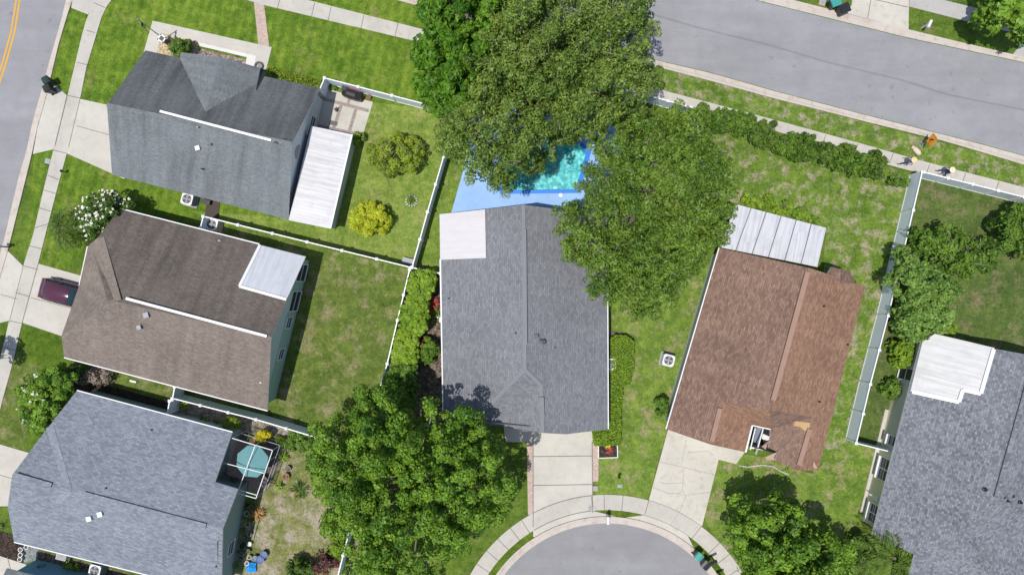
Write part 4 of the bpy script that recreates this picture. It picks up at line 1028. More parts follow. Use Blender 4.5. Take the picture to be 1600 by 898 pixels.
# ------------------------------------------------------------------ fences
def fence(label, pts, h=1.8, sp=2.4, group='white vinyl fences', thin=False):
    w_ = [P(a, b, h) for a, b in pts]; w_ = [Vector((p.x, p.y, 0)) for p in w_]
    e = empty('vinyl_fence', w_[0], label, 'fence', group)
    done = set()
    def post(p):
        k = (round(p.x, 2), round(p.y, 2))
        if k in done: return
        done.add(k); m = MB(); m.box(p + Vector((0, 0, (h + .05) / 2)), (.13, .13, h + .05), ang); o = m.build('post', M['vinylplain'], e)
        c = MB(); c.poly([p + Vector((x * .11, y * .11, h + .05)) for x, y in ((-1, -1), (1, -1), (1, 1), (-1, 1))][::-1])
        t = p + Vector((0, 0, h + .13)); k4 = [p + Vector((x * .11, y * .11, h + .05)) for x, y in ((-1, -1), (1, -1), (1, 1), (-1, 1))]
        for i in range(4): c.poly([k4[i], k4[(i + 1) % 4], t])
        c.build('post_cap', M['vinylplain'], o)
    for a, b in zip(w_[:-1], w_[1:]):
        d = b - a; ang = math.atan2(d.y, d.x); n = max(1, round(d.length / sp))
        for k in range(n):
            p, q = a.lerp(b, k / n), a.lerp(b, (k + 1) / n); u = d.normalized() * .07
            m = MB(); m.beam(p + u + Vector((0, 0, h * .5)), q - u + Vector((0, 0, h * .5)), .04, h - .2, 0)
            for z in (h - .06, .1): m.beam(p + u + Vector((0, 0, z)), q - u + Vector((0, 0, z)), .075, .13, 1)
            m.build('fence_panel', [M['vinyl'], M['vinylplain']], e)
            post(p)
        post(b)
    return e
fence('white fence along the back of the paver patio with the black grill', [(499, 141), (507, 122), (665, 163), (712, 175)])
fence('white fence between the lawn with the yellow bush and the pool deck', [(644, 417), (668, 331), (693, 245), (712, 176)])
fence('long white fence running from the brown roof eave to the tall green hedge', [(313, 356), (317.5, 338), (480, 378), (643, 418), (688, 427)])
fence('white fence between the olive back lawn and the tall green hedge', [(640, 421), (621, 500), (605, 568), (592, 610)])
fence('stepped white fence between the brown roofed and the blue grey roofed house', [(273, 604), (269.5, 622), (400, 655), (494, 683), (530, 692)])
fence('short white fence stub that ends at the gutter of the blue grey roof', [(269, 624), (265, 626), (261, 646)])
fence('long white fence right of the patchy lawn, turning to the khaki wall', [(1441, 269), (1413, 388), (1388, 493), (1360, 600), (1338, 692), (1394, 706)])
fence('white fence between the dull green yard and the pavement with two walkers', [(1443, 269), (1520, 288), (1600, 308), (1680, 327)])
fence('white fence glimpsed under the oaks beside the pavement', [(905, 122), (1008, 148), (1080, 168)])
fence('white fence rail at the bottom edge left of the big broadleaf tree', [(552, 805), (536, 867), (524, 915)])

# ------------------------------------------------------------------ trees
tree('oak_tree', 'large olive oak above the pool, the biggest crown with grey twigs', 'tree',
     [(765, -40), (1000, -40), (1015, 10), (1024, 55), (1020, 85), (1030, 110), (1020, 135), (1005, 165), (985, 190), (955, 205), (925, 212), (890, 212), (880, 228), (862, 255), (840, 265), (818, 285), (790, 296), (768, 292), (755, 280), (735, 272), (715, 252), (690, 240), (680, 215), (690, 180), (715, 165), (735, 100), (748, 40)],
     5.0, 10.5, (850, 160), M['oak'], r=.34, dens=1.55, per=58, L=.105, W=.047, seed=11, edge=3.2, nl=110, r0=.38, twigs=200, tv=.36, relief=1.15, jit=.9, flat=1.3, fill=.38, dw=1.1, upw=.05)
tree('oak_tree', 'olive oak leaning over the charcoal roof and the white porch roof', 'tree',
     [(930, 215), (960, 195), (1000, 165), (1040, 165), (1090, 175), (1110, 195), (1122, 225), (1140, 258), (1150, 290), (1147, 330), (1135, 362), (1118, 395), (1095, 428), (1060, 438), (1040, 468), (1020, 498), (990, 510), (965, 498), (942, 480), (950, 462), (905, 452), (918, 425), (902, 405), (880, 395), (890, 375), (862, 365), (872, 345), (858, 330), (905, 326), (898, 300), (905, 270), (925, 245)],
     4.8, 9.8, (1010, 320), M['oak2'], r=.31, dens=1.5, per=52, L=.11, W=.043, seed=12, edge=3.4, nl=80, r0=.36, twigs=120, tv=.36, relief=1.0, jit=.9, flat=1.25, fill=.3, dw=1.1, upw=.05)
tree('broadleaf_tree', 'bright green tree left of the biggest oak beside the upper lawn', 'tree',
     [(668, 15), (690, -40), (790, -40), (800, 60), (780, 150), (720, 185), (690, 172), (655, 145), (642, 122), (648, 90), (655, 62), (648, 40)],
     4.0, 8.5, (722, 95), M['bright'], r=.42, dens=1.75, per=75, L=.16, W=.09, seed=13, edge=3.0, r0=.3, twigs=14, relief=.9, jit=.8, flat=1.2, dw=1.1, upw=.05, fill=.3, tv=.32)
tree('broadleaf_tree', 'huge bright green broadleaf tree left of the brick edged driveway', 'tree',
     [(535, 640), (560, 610), (590, 605), (640, 640), (660, 632), (690, 625), (730, 640), (758, 660), (780, 690), (788, 720), (798, 750), (800, 775), (785, 800), (765, 818), (745, 835), (735, 860), (705, 868), (690, 885), (680, 915), (660, 935), (565, 935), (545, 898), (535, 855), (515, 820), (500, 775), (490, 735), (492, 695), (508, 665)],
     3.2, 9.0, (648, 745), M['mass'], r=.46, dens=1.35, per=140, L=.11, W=.066, seed=14, edge=4.2, nl=80, r0=.36, twigs=90, tv=.3, relief=1.5, jit=.75, flat=1.25, fill=.18, dw=1.2, upw=.0)
tree('broadleaf_tree', 'green tree on the lawn right of the cul-de-sac', 'tree',
     [(1126, 802), (1150, 785), (1180, 775), (1215, 768), (1250, 792), (1275, 815), (1310, 838), (1328, 862), (1325, 910), (1300, 940), (1190, 940), (1168, 890), (1148, 860), (1130, 832)],
     2.0, 5.8, (1200, 832), M['mass'], r=.4, dens=1.5, per=80, L=.14, W=.08, seed=15, edge=3.2, r0=.22, twigs=50, tv=.3, relief=1.0, jit=.8, flat=1.2, fill=.22, dw=1.1, upw=.0)
tree('fruit_tree', 'pale green rounded tree against the white fence above the notched metal roof', 'tree',
     [(1394, 425), (1405, 397), (1425, 390), (1450, 402), (1475, 425), (1500, 460), (1498, 490), (1485, 512), (1460, 526), (1430, 528), (1405, 513), (1394, 490), (1390, 455)],
     1.6, 4.2, (1435, 460), M['rosette'], r=.24, dens=1.5, per=32, L=.14, W=.065, seed=16, edge=2.0, r0=.14, nl=20, jit=.8, flat=1.1, fill=.3, relief=.25)
tree('bushy_tree', 'dark green spreading tree in the dull yard behind the pale green rounded tree', 'tree',
     [(1430, 370), (1445, 352), (1475, 343), (1510, 351), (1535, 361), (1550, 390), (1545, 420), (1525, 445), (1500, 450), (1475, 430), (1450, 405), (1425, 392)],
     1.2, 3.6, (1482, 398), M['shrub'], r=.3, dens=1.5, per=45, L=.12, W=.06, seed=17, edge=2.2, r0=.14, nl=24, twigs=26, jit=.9, flat=1.1, fill=.35, relief=.4)
tree('bushy_tree', 'dark citrus like tree at the right edge below the upper fence', 'tree',
     [(1556, 348), (1575, 325), (1600, 320), (1645, 330), (1645, 390), (1605, 402), (1570, 388)], 1.2, 3.4, (1590, 360), M['shrub'], r=.38, dens=1.6, per=90, L=.11, W=.06, seed=18, edge=1.8, r0=.12, nl=10)
tree('street_tree', 'leafy street tree at the top right corner beyond the upper road', 'tree',
     [(1525, 22), (1545, 2), (1560, -35), (1660, -35), (1640, 50), (1612, 58), (1590, 48), (1560, 42), (1537, 36)], 3.0, 6.0, (1560, 45), M['mass'], r=.4, dens=1.25, per=80, L=.14, W=.08, seed=19, edge=2.4, r0=.14, nl=16)
tree('flowering_tree', 'small tree full of white blossom at the corner of the brown roof', 'tree',
     [(118, 335), (130, 312), (155, 298), (178, 302), (205, 320), (190, 338), (172, 358), (150, 374), (132, 366), (120, 350)], 1.4, 3.3, (162, 342), M['shrubd'], r=.3, dens=1.5, per=60, L=.11, W=.055, seed=20, edge=1.4, r0=.07, nl=14, flowers=42, bark='bark')
tree('flowering_tree', 'loose green tree with few white blossoms at the corner of the blue grey roof', 'tree',
     [(30, 608), (45, 590), (70, 578), (100, 572), (122, 590), (115, 610), (100, 625), (95, 650), (78, 668), (60, 690), (45, 675), (36, 650), (26, 630)], 1.4, 3.3, (88, 618), M['mass'], r=.3, dens=1.25, per=55, L=.12, W=.06, seed=21, edge=1.4, r0=.07, nl=14, flowers=9)
tree('shrub', 'grey brown half bare shrub between the brown and the blue grey house', 'shrub', circ(148, 590, 26, 15, seed=3), .5, 1.3, (150, 592), M['dead'], r=.22, dens=1.2, per=30, L=.09, W=.035, seed=22, edge=.8, r0=.04, nl=14)
tree('shrub', 'green shrub left of the half bare shrub under the brown eave', 'shrub', circ(118, 582, 18, 12, seed=4), .5, 1.5, (122, 584), M['shrubd'], r=.22, dens=1.4, per=45, L=.09, W=.04, seed=23, edge=.7, r0=.04, nl=6)
palm('green palm in front of the white blossoming tree beside the pavement', 97, 356, 1.9, (105, 354), 22, 1.75, 5, up=(-.1, 1.0), mat='palmd')
palm('large palm with long fronds over the corner of the mottled grey roof', 1398, 872, 3.6, (1372, 848), 13, 3.0, 6, up=(-.15, .9))
tree('shrub', 'tall yellow green shrub with bare grey twigs in the middle of the pale lawn', 'shrub', circ(620, 243, 44, 32, seed=5), .7, 2.3, (628, 252), M['yelgreen'], r=.3, dens=1.3, per=60, L=.10, W=.05, seed=24, edge=1.4, r0=.07, nl=20, twigs=22)
tree('shrub', 'round golden yellow bush on the pale lawn by the white sunroom', 'shrub', circ(578, 342, 31, 26, seed=6, wob=.06), .5, 1.7, (585, 346), M['golden'], r=.24, dens=1.9, per=60, L=.08, W=.04, seed=25, edge=1.0, r0=.06, nl=10)
tree('shrub', 'clipped round green bush in the tan rock bed by the grey roof', 'shrub', circ(281, 74, 18, 15, seed=7, wob=.04), .5, 1.5, (286, 80), M['shrub'], r=.18, dens=2.0, per=45, L=.06, W=.035, seed=26, edge=.8, r0=.05, nl=8)
tree('shrub', 'small leafy bush at the upper corner of the white sunroom roof', 'shrub', circ(560, 216, 12, 9, seed=8), .4, 1.1, (562, 218), M['lime'], r=.18, dens=1.5, per=40, L=.08, W=.045, seed=27, edge=.6, r0=.03, nl=6)
hedge('low yellow green hedge along the upper eave of the grey roofed house', [(416, 108), (420, 104), (500, 126), (498, 136), (455, 128), (425, 120)], .9, M['yelgreen'], 31)
hedge('wide clipped hedge with a rounded end beside the charcoal roof', [(955, 530), (962, 524), (980, 525), (990, 534), (990, 575), (985, 600), (973, 602), (970, 640), (970, 695), (930, 696), (927, 672), (951, 671), (951, 598), (955, 590)], 1.0, M['lime'], 32, L=.06, dens=520)
row = [(1098, 182, 17), (1128, 188, 20), (1163, 196, 20), (1194, 208, 21), (1226, 224, 17), (1254, 232, 22), (1286, 238, 17), (1318, 247, 20), (1342, 254, 18), (1366, 261, 20)]
names = ['half under the oak', 'second from the oak in the row', 'third from the oak in the row', 'fourth from the oak in the row', 'fifth from the oak in the row', 'sixth from the oak in the row', 'seventh from the oak, left of the gap', 'just right of the gap in the row', 'second from the right end of the row', 'at the right end of the row']
for i, (x, y, r) in enumerate(row):
    tree('shrub', 'dark green shrub by the upper pavement, ' + names[i], 'shrub', circ(x, y, r + 3, r * .9 + 2, n=14, seed=40 + i, wob=.24), .5, 1.7 - .1 * (i % 3), (x - 4, y + 3), M['shrub'] if i % 3 else M['mass2'], r=.2, dens=1.5, per=34, L=.12, W=.055, seed=40 + i, edge=.9, r0=.05, nl=14, jit=1.1, flat=1.3, tv=.3, group='shrubs along the upper pavement')
tree('shrub', 'leafy sprig leaning on the corner post of the long right fence', 'shrub', circ(1408, 283, 18, 8, seed=55, wob=.3), .3, 1.2, (1400, 283), M['shrub'], r=.18, dens=1.2, per=35, L=.1, W=.055, seed=55, edge=.6, r0=.03, nl=5)
for i, (x, y, r) in enumerate([(1172, 312, 14), (1198, 317, 15), (1224, 325, 15), (1250, 336, 12), (1275, 343, 9)]):
    tree('shrub', ['lush lime shrub behind the porch roof, nearest the oak', 'second lime shrub from the oak behind the porch roof', 'lime shrub at the middle of the porch roof edge', 'fourth lime shrub from the oak behind the porch roof', 'small lime shrub at the far corner of the porch roof'][i], 'shrub', circ(x, y, r, r * .7, seed=60 + i, wob=.2), .4, .95, (x, y), M['lime'], r=.18, dens=1.4, per=40, L=.10, W=.05, seed=60 + i, edge=.6, r0=.03, nl=5, group='lime shrubs behind the porch')
tree('street_tree', 'street tree just outside the left edge whose shade falls on the pavement', 'tree', circ(-88, 578, 26, 30, seed=9), 3.6, 5.6, (-30, 560), M['mass'], r=.36, dens=1.0, per=45, L=.13, W=.07, seed=29, edge=1.6, r0=.1, nl=12)
# tall hedge left of the charcoal house, as a row of clipped plants grown together
hs = [([(645, 423), (679, 427), (676, 452), (664, 472), (636, 462), (638, 445)], 'upper end of the tall hedge, touching the fence corner', 2.2, 'lime'),
      ([(634, 462), (666, 470), (668, 512), (655, 522), (648, 520), (622, 520)], 'upper middle section of the tall hedge beside the red leaved plants', 2.2, 'lime'),
      ([(622, 518), (650, 520), (652, 545), (648, 575), (612, 572)], 'lower middle section of the tall hedge beside the round bush', 2.2, 'lime'),
      ([(612, 570), (650, 572), (653, 600), (645, 640), (610, 645), (588, 625), (602, 592)], 'lower end of the tall hedge, merging with the big broadleaf tree', 2.6, 'shrub')]
for i, (pl, lb, zz, mt) in enumerate(hs):
    tree('hedge_plant', lb, 'hedge', pl, zz * .8, zz, (np.mean([p[0] for p in pl]) + 4, np.mean([p[1] for p in pl])), M[mt], r=.2, dens=2.4, per=42, L=.10, W=.07, seed=70 + i, edge=.5, r0=.06, nl=8, group='tall hedge by the charcoal house', tv=.22)
tree('shrub', 'round dark green bush at the left wall of the charcoal house', 'shrub', circ(669, 548, 16, 21, seed=76), .5, 1.4, (672, 548), M['shrub'], r=.22, dens=1.7, per=55, L=.1, W=.055, seed=76, edge=.7, r0=.04, nl=6)
reds = [(664, 470, 'nearest the upper hedge end'), (678, 474, 'touching the upper part of the charcoal roof edge'), (668, 486, 'in the middle of the upper clump'), (655, 492, 'lowest left of the upper clump'), (657, 530, 'brightest, above the round dark bush'), (641, 540, 'set into the tall hedge'), (652, 550, 'left of the round dark bush')]
for i, (x, y, l) in enumerate(reds):
    rosette('red_plant', 'red leaved plant ' + l, 'plant', x, y, 40, .62, .11, M['redleaf'], 80 + i, .7 if i < 4 else 1.3, 'red leaved plants by the charcoal house')
for i, (x, y, l) in enumerate([(672, 497, 'green strap leaved plant below the red plants'), (684, 486, 'green strap leaved plant against the electric meter')]):
    rosette('strap_plant', l, 'plant', x, y, 30, .6, .06, M['palm'], 90 + i, .5)
rosette('red_plant', 'yellow and red leaved plant in the white edged bed by the driveway', 'plant', 951, 702, 24, .4, .08, M['redleaf'], 93, .35)
rosette('bromeliad', 'yellow plant beside the red one in the white edged bed', 'plant', 950, 696, 14, .28, .09, M['yellow_leaf'], 94, .3)
# right house shrubs
tree('shrub', 'lime bush between the white fence and the notched metal roof', 'shrub', circ(1411, 553, 18, 26, seed=95), .6, 1.9, (1405, 550), M['lime'], r=.24, dens=1.5, per=55, L=.11, W=.06, seed=95, edge=.8, r0=.05, nl=8)
tree('shrub', 'low green bush under the corner of the notched metal roof', 'shrub', circ(1394, 609, 19, 15, seed=96), .4, 1.2, (1390, 607), M['shrub'], r=.22, dens=1.5, per=50, L=.1, W=.05, seed=96, edge=.8, r0=.05, nl=6)
tree('shrub', 'yellow green sprout at the upper edge of the notched metal roof', 'shrub', circ(1482, 514, 14, 10, seed=97), .8, 1.8, (1475, 512), M['lime'], r=.2, dens=1.4, per=40, L=.1, W=.055, seed=97, edge=.6, r0=.03, nl=5)
tree('shrub', 'low dark bush below the lowest window of the khaki wall', 'shrub', circ(1345, 847, 16, 14, seed=98), .4, 1.3, (1338, 845), M['shrub'], r=.22, dens=1.5, per=50, L=.12, W=.06, seed=98, edge=.7, r0=.04, nl=6)
tree('shrub', 'sprawling grass like bush under the large palm', 'shrub', circ(1350, 882, 32, 22, seed=99, wob=.25), .3, 1.0, (1345, 880), M['palm'], r=.26, dens=1.2, per=55, L=.16, W=.03, seed=99, edge=.8, r0=.04, nl=8)
tree('shrub', 'green bush at the left wall of the red brown house', 'shrub', circ(1036, 636, 11, 16, seed=100), .4, 1.2, (1038, 634), M['shrub'], r=.2, dens=1.5, per=45, L=.09, W=.045, seed=100, edge=.6, r0=.04, nl=6)
rosette('bush', 'low leafy plant at the right end of the stone edging', 'plant', 1228, 735, 24, .3, .09, M['lime'], 101, .2)
# bottom left garden
tree('shrub', 'bright yellow leaved bush next to the screened patio', 'shrub', circ(411, 681, 13, 10, seed=102, wob=.06), .5, 1.2, (413, 680), M['yellow_leaf'], r=.15, dens=2.0, per=40, L=.06, W=.04, seed=102, edge=.5, r0=.03, nl=5)
tree('shrub', 'dark bush with yellow tips beside the screened patio', 'shrub', circ(361, 662, 17, 9, seed=103), .5, 1.2, (366, 661), M['yelgreen'], r=.15, dens=1.3, per=30, L=.06, W=.03, seed=103, edge=.5, r0=.03, nl=6)
gp = [(290, 631, 'lime plant at the inner corner of the stepped fence', 'lime', .5, 30), (316, 652, 'small green plant on the strip behind the blue grey roof', 'shrub', .25, 20), (325, 657, 'round green plant next to the small one behind the blue grey roof', 'lime', .28, 22), (340, 657, 'dark green plant left of the yellow tipped bush', 'shrub', .3, 24), (436, 684, 'bright green plant right of the yellow bush', 'lime', .35, 26), (391, 680, 'green plant left of the yellow bush', 'shrub', .3, 22), (445, 712, 'yellow green spiky plant at the corner of the screened patio', 'lime', .5, 30), (437, 758, 'lime ground plant at the foot of the screened patio', 'lime', .45, 30), (405, 800, 'orange bronze plant below the screened patio', 'bronze', .6, 40), (372, 834, 'yellow green pot plant against the grey green wall', 'yelgreen', .3, 24), (120, 888, 'bright green strap plant at the blue wall', 'lime', .6, 40), (108, 880, 'dark green fern by the blue wall', 'palm', .5, 40), (2, 822, 'pale green weed at the edge of the mulch bed', 'rosette', .4, 30), (520, 136, 'green plant in the corner of the paver patio', 'shrub', .45, 34), (566, 150, 'pot plant right of the black grill', 'yelgreen', .3, 24)]
for i, (x, y, l, mt, ln, n) in enumerate(gp):
    rosette('garden_plant', l, 'plant', x, y, n, ln, .07 + .03 * (i % 3), M[mt], 110 + i, .35)
rosette('spiky_plant', 'dark spiky agave like plant on the dry yard', 'plant', 470, 765, 44, .95, .09, M['shrubd'], 130, .2, lift=(.05, .9))
rosette('spiky_plant', 'small pinkish spiky plant beside the dark spiky one', 'plant', 463, 771, 16, .4, .07, M['bronze'], 131, .3)
tree('shrub', 'dark green bush at the bottom edge of the dry yard', 'shrub', circ(466, 893, 24, 16, seed=132), .6, 1.8, (476, 885), M['shrubd'], r=.24, dens=1.5, per=60, L=.09, W=.045, seed=132, edge=.9, r0=.05, nl=8)
tree('shrub', 'dark red leaved bush at the bottom of the dry yard', 'shrub', circ(505, 880, 21, 16, seed=133), .6, 1.7, (512, 872), M['darkred'], r=.22, dens=1.2, per=40, L=.08, W=.04, seed=133, edge=.8, r0=.05, nl=10)
tree('shrub', 'sprawling grey green bush between the stepped fence end and the screened patio', 'shrub', circ(466, 690, 27, 15, seed=134, wob=.2), .5, 1.5, (474, 686), M['shrub'], r=.22, dens=1.4, per=50, L=.11, W=.055, seed=134, edge=.8, r0=.04, nl=8)
tree('shrub', 'lime green bush where the dry yard meets the big broadleaf tree', 'shrub', circ(522, 855, 15, 20, seed=135), .4, 1.2, (526, 850), M['lime'], r=.22, dens=1.2, per=45, L=.1, W=.055, seed=135, edge=.7, r0=.04, nl=6)

# ------------------------------------------------------------------ vehicles
def car(label, x, y, rz, mat, cat='car', name='parked_car'):
    e = empty(name, P(x, y), label, cat, None, rz)
    def loft(st, mt, nm, cap=True, top=None):
        m = LMB(); rings = []
        for x_, hw, zb, zt, rt in st:
            rings.append([Vector((x_, -hw * .94, zb)), Vector((x_, -hw, zb + (zt - zb) * .45)), Vector((x_, -hw * .97, zb + (zt - zb) * .8)), Vector((x_, -hw * rt, zt)), Vector((x_, 0, zt + .025)), Vector((x_, hw * rt, zt)), Vector((x_, hw * .97, zb + (zt - zb) * .8)), Vector((x_, hw, zb + (zt - zb) * .45)), Vector((x_, hw * .94, zb))])
        for i in range(len(rings) - 1):
            for k in range(8): m.poly([rings[i][k], rings[i + 1][k], rings[i + 1][k + 1], rings[i][k + 1]])
        m.poly(rings[0]); m.poly(rings[-1][::-1])
        return m.build(nm, mt, e, smooth=True)
    loft([(-2.2, .42, .38, .7, .9), (-2.12, .64, .32, .86, .9), (-1.95, .80, .28, .95, .9), (-1.6, .88, .22, .98, .9), (-.6, .9, .2, .96, .92), (.7, .9, .2, .95, .92), (1.5, .87, .22, .88, .9), (2.0, .78, .28, .76, .88), (2.15, .6, .35, .62, .85)], mat, 'body')
    loft([(-1.9, .46, .9, .97, .9), (-1.8, .6, .9, 1.06, .9), (-1.45, .69, .9, 1.34, .84), (-1.1, .72, .9, 1.45, .82), (.2, .73, .9, 1.47, .82), (.55, .72, .9, 1.42, .82), (1.3, .66, .88, .95, .9)], M['carglass'], 'windows')
    m = LMB(); st = [(-1.5, .5, 1.385), (-1.36, .57, 1.43), (-1.1, .6, 1.49), (-.4, .61, 1.515), (.2, .6, 1.5), (.42, .57, 1.47), (.52, .5, 1.455)]
    for (a, w1, z1), (b, w2, z2) in zip(st[:-1], st[1:]):
        for s0, s1 in ((-1, 0), (0, 1)): m.poly([(a, s0 * w1, z1 + (.025 if s0 == 0 else 0)), (b, s0 * w2, z2 + (.025 if s0 == 0 else 0)), (b, s1 * w2, z2 + (.025 if s1 == 0 else 0)), (a, s1 * w1, z1 + (.025 if s1 == 0 else 0))][::1])
        for s in (-1, 1): m.poly([(a, s * w1, z1), (b, s * w2, z2), (b, s * (w2 + .04), z2 - .09), (a, s * (w1 + .04), z1 - .09)])
    m.build('roof_panel', mat, e, smooth=True)
    for s in (-1, 1):
        for a, b in ((-1.5, -1.86), (.5, 1.28)):
            m = LMB(); m.beam((a, s * .63, 1.37 if a < 0 else 1.43), (b, s * .7, .96), .09, .06); m.build('pillar', mat, e)
        m = LMB(); m.beam((-.45, s * .69, 1.4), (-.45, s * .78, .95), .07, .05); m.build('pillar', mat, e)
    for x_ in (-1.3, 1.3):
        for s in (-1, 1):
            m = LMB(); m.tube([(x_, s * .70, .31), (x_, s * .91, .31)], .31, 18); w_ = m.build('wheel', M['tyre'], e)
            r = LMB(); r.tube([(x_, s * .905, .31), (x_, s * .925, .31)], .19, 12); r.build('rim', M['grey'], w_)
    for s in (-1, 1):
        m = LMB(); m.box((.85, s * 1.0, .98), (.12, .2, .13)); m.build('side_mirror', M['black'], e)
        m = LMB(); m.box((2.03, s * .58, .64), (.18, .3, .12)); m.build('headlight', M['white'], e)
        m = LMB(); m.box((-2.05, s * .66, .8), (.1, .2, .2)); m.build('tail_light', M['flagred'], e)
    m = LMB(); m.box((-2.16, 0, .4), (.08, 1.3, .16)); m.build('bumper', M['black'], e)
    return e
car('purple hatchback parked on the driveway, nose under the brown roof eave', 114.5, 459.5, -.257, M['purple'])
car('black car cut by the top edge, parked on the upper road', 690, -14, -.257 + math.pi, M['carblack'])

# ------------------------------------------------------------------ small things
def copy_tree(o, parent=None):
    c_ = o.copy(); C.objects.link(c_); c_.parent = parent
    for ch in list(o.children): copy_tree(ch, c_)
    return c_
def ac(label, x, y, rz=0, body='grey', s=.85, h=.8):
    e = empty('air_conditioner', P(x, y), label, 'air conditioner', 'outdoor air conditioners', rz)
    m = LMB(); m.box((0, 0, h / 2 + .06), (s, s, h)); m.box((0, 0, .04), (s + .2, s + .2, .08))
    for k in range(8):
        z = .15 + k * h / 9
        for a in (-1, 1): m.box((0, a * (s / 2 + .008), z), (s * .86, .016, .03)); m.box((a * (s / 2 + .008), 0, z), (.016, s * .86, .03))
    m.build('cabinet', M[body], e)
    m = LMB(); n = 20; R = s * .42; hh = s / 2 + .012; z = h + .06
    sq = [(hh, hh * math.tan(t)) if abs(math.cos(t)) >= abs(math.sin(t)) - 1e-6 else 0 for t in [0]]
    def rim(t):
        cx_, sy_ = math.cos(t), math.sin(t); k = hh / max(abs(cx_), abs(sy_)); return Vector((cx_ * k, sy_ * k, z + .035))
    tt = [6.2832 * k / n for k in range(n)]
    for a, b in zip(tt, tt[1:] + [6.2832]):
        p, q = Vector((R * math.cos(a), R * math.sin(a), z + .035)), Vector((R * math.cos(b), R * math.sin(b), z + .035))
        m.poly([p, rim(a), rim(b), q]); m.poly([rim(a), rim(a) - Vector((0, 0, .05)), rim(b) - Vector((0, 0, .05)), rim(b)])
    m.build('top_cover', M['white'], e)
    m = LMB(); m.lathe([(R, z - .0), (R, z + .005)], n=20); m.build('fan_well', M['black'], e)
    m = LMB()
    for k in range(4):
        a = k * 1.5708; d = Vector((math.cos(a), math.sin(a), 0)); s_ = Vector((-d.y, d.x, 0))
        m.poly([Vector((0, 0, z + .02)) + d * .05 - s_ * .03, Vector((0, 0, z + .012)) + d * R * .9 - s_ * .12, Vector((0, 0, z + .03)) + d * R * .9 + s_ * .12, Vector((0, 0, z + .03)) + d * .05 + s_ * .03])
    m.lathe([(.09, z + .02), (.09, z + .05), (.04, z + .06)], n=12); m.build('fan', M['grey'], e)
    m = LMB()
    for k in range(3): r = R * (k + 1) / 3.2; m.tube([(r * math.cos(t), r * math.sin(t), z + .05) for t in np.linspace(0, 6.2832, 20)], .007, 4)
    for k in range(6): a = k * .5236; m.beam((-R * math.cos(a), -R * math.sin(a), z + .05), (R * math.cos(a), R * math.sin(a), z + .05), .012, .012)
    m.build('fan_grille', M['grey'], e)
    return e
ac('grey air conditioner on the grass below the grey roof, beside the dark deck', 300, 313, -.25)
ac('tan air conditioner boxed in by the fence at the brown roof eave', 338, 352, -.25, 'tan')
ac('white air conditioner at the right wall of the charcoal house, in the hedge', 951, 567, 0, 'grey')
ac('white topped air conditioner standing free on the side lawn by the red brown house', 1041, 561, -.25, 'grey')
ac('grey air conditioner between the blue wall and the blue grey roof', 158, 884, -.25, 'grey')
def bin_(label, x, y, rz, mb, ml, group='wheeled bins', h=1.05, k_=1.0):
    e = empty('wheeled_bin', P(x, y), label, 'bin', group, rz); e.scale = (k_, k_, 1)
    m = LMB()
    a = [Vector((i * .24, j * .26, .08)) for i, j in ((-1, -1), (1, -1), (1, 1), (-1, 1))]; b = [Vector((i * .31, j * .34, h - .08)) for i, j in ((-1, -1), (1, -1), (1, 1), (-1, 1))]
    for k in range(4): m.poly([a[k], a[(k + 1) % 4], b[(k + 1) % 4], b[k]])
    m.poly(a[::-1]); m.box((0, 0, h - .09), (.68, .74, .05)); m.build('body', mb, e)
    m = LMB(); pts = [(-.36, h - .05), (-.3, h + .02), (.1, h + .05), (.34, h)]
    for p, q in zip(pts[:-1], pts[1:]): m.poly([(p[0], -.37, p[1]), (q[0], -.37, q[1]), (q[0], .37, q[1]), (p[0], .37, p[1])])
    m.box((0, 0, h - .045), (.7, .75, .03)); m.tube([(-.4, -.3, h - .06), (-.4, .3, h - .06)], .02, 6); m.build('lid', ml, e)
    for s in (-1, 1):
        m = LMB(); m.tube([(-.26, s * .25, .12), (-.26, s * .31, .12)], .12, 12); m.build('wheel', M['tyre'], e)
    return e
bin_('dark green wheeled bin at the left kerb, the upper of two', 84.5, 131, .5, M['darkgreen'], M['darkgreen'], k_=.74)
bin_('dark blue green wheeled bin at the left kerb, the lower of two', 86, 143.5, .45, M['darkgreen'], M['black'], k_=.74)
bin_('teal lidded bin on the cul-de-sac kerb', 1087, 862, -.75, M['darkgreen'], M['teal'], k_=.8)
bin_('black bin with its lid turned to the road, on the cul-de-sac kerb', 1097.5, 875, 2.4, M['black'], M['black'], k_=.85)
bin_('black bin beside the pale driveway at the top edge', 1311, 21, -1.2, M['black'], M['black'])
bin_('teal bin at the top edge near the pale driveway', 1297, 11, -1.2, M['darkgreen'], M['teal'])
def mailbox(label, x, y, rz, mat, postmat):
    e = empty('mailbox', P(x, y), label, 'mailbox', 'kerb mailboxes', rz)
    m = LMB(); m.box((0, 0, .55), (.1, .1, 1.1)); m.box((.12, 0, 1.03), (.42, .08, .08)); m.build('post', M[postmat], e)
    m = LMB(); pr = [(.0, 0)] ; sec = [(-.1, 0), (.1, 0), (.1, .14)] + [(.1 * math.cos(t), .14 + .1 * math.sin(t)) for t in np.linspace(.3, 2.84, 6)] + [(-.1, .14)]
    A = [Vector((-.15, y_, 1.08 + z_)) for y_, z_ in sec]; B = [Vector((.42, y_, 1.08 + z_)) for y_, z_ in sec]
    for k in range(len(sec)): m.poly([A[k], B[k], B[(k + 1) % len(sec)], A[(k + 1) % len(sec)]])
    m.poly(A[::-1]); m.poly(B); m.build('box', M[mat], e)
    m = LMB(); m.box((.2, .11, 1.3), (.04, .015, .16)); m.build('flag', M['flagred'], e)
    return e
mailbox('white mailbox on the kerb between the two driveways of the cul-de-sac', 947, 802, -1.57, 'white', 'white')
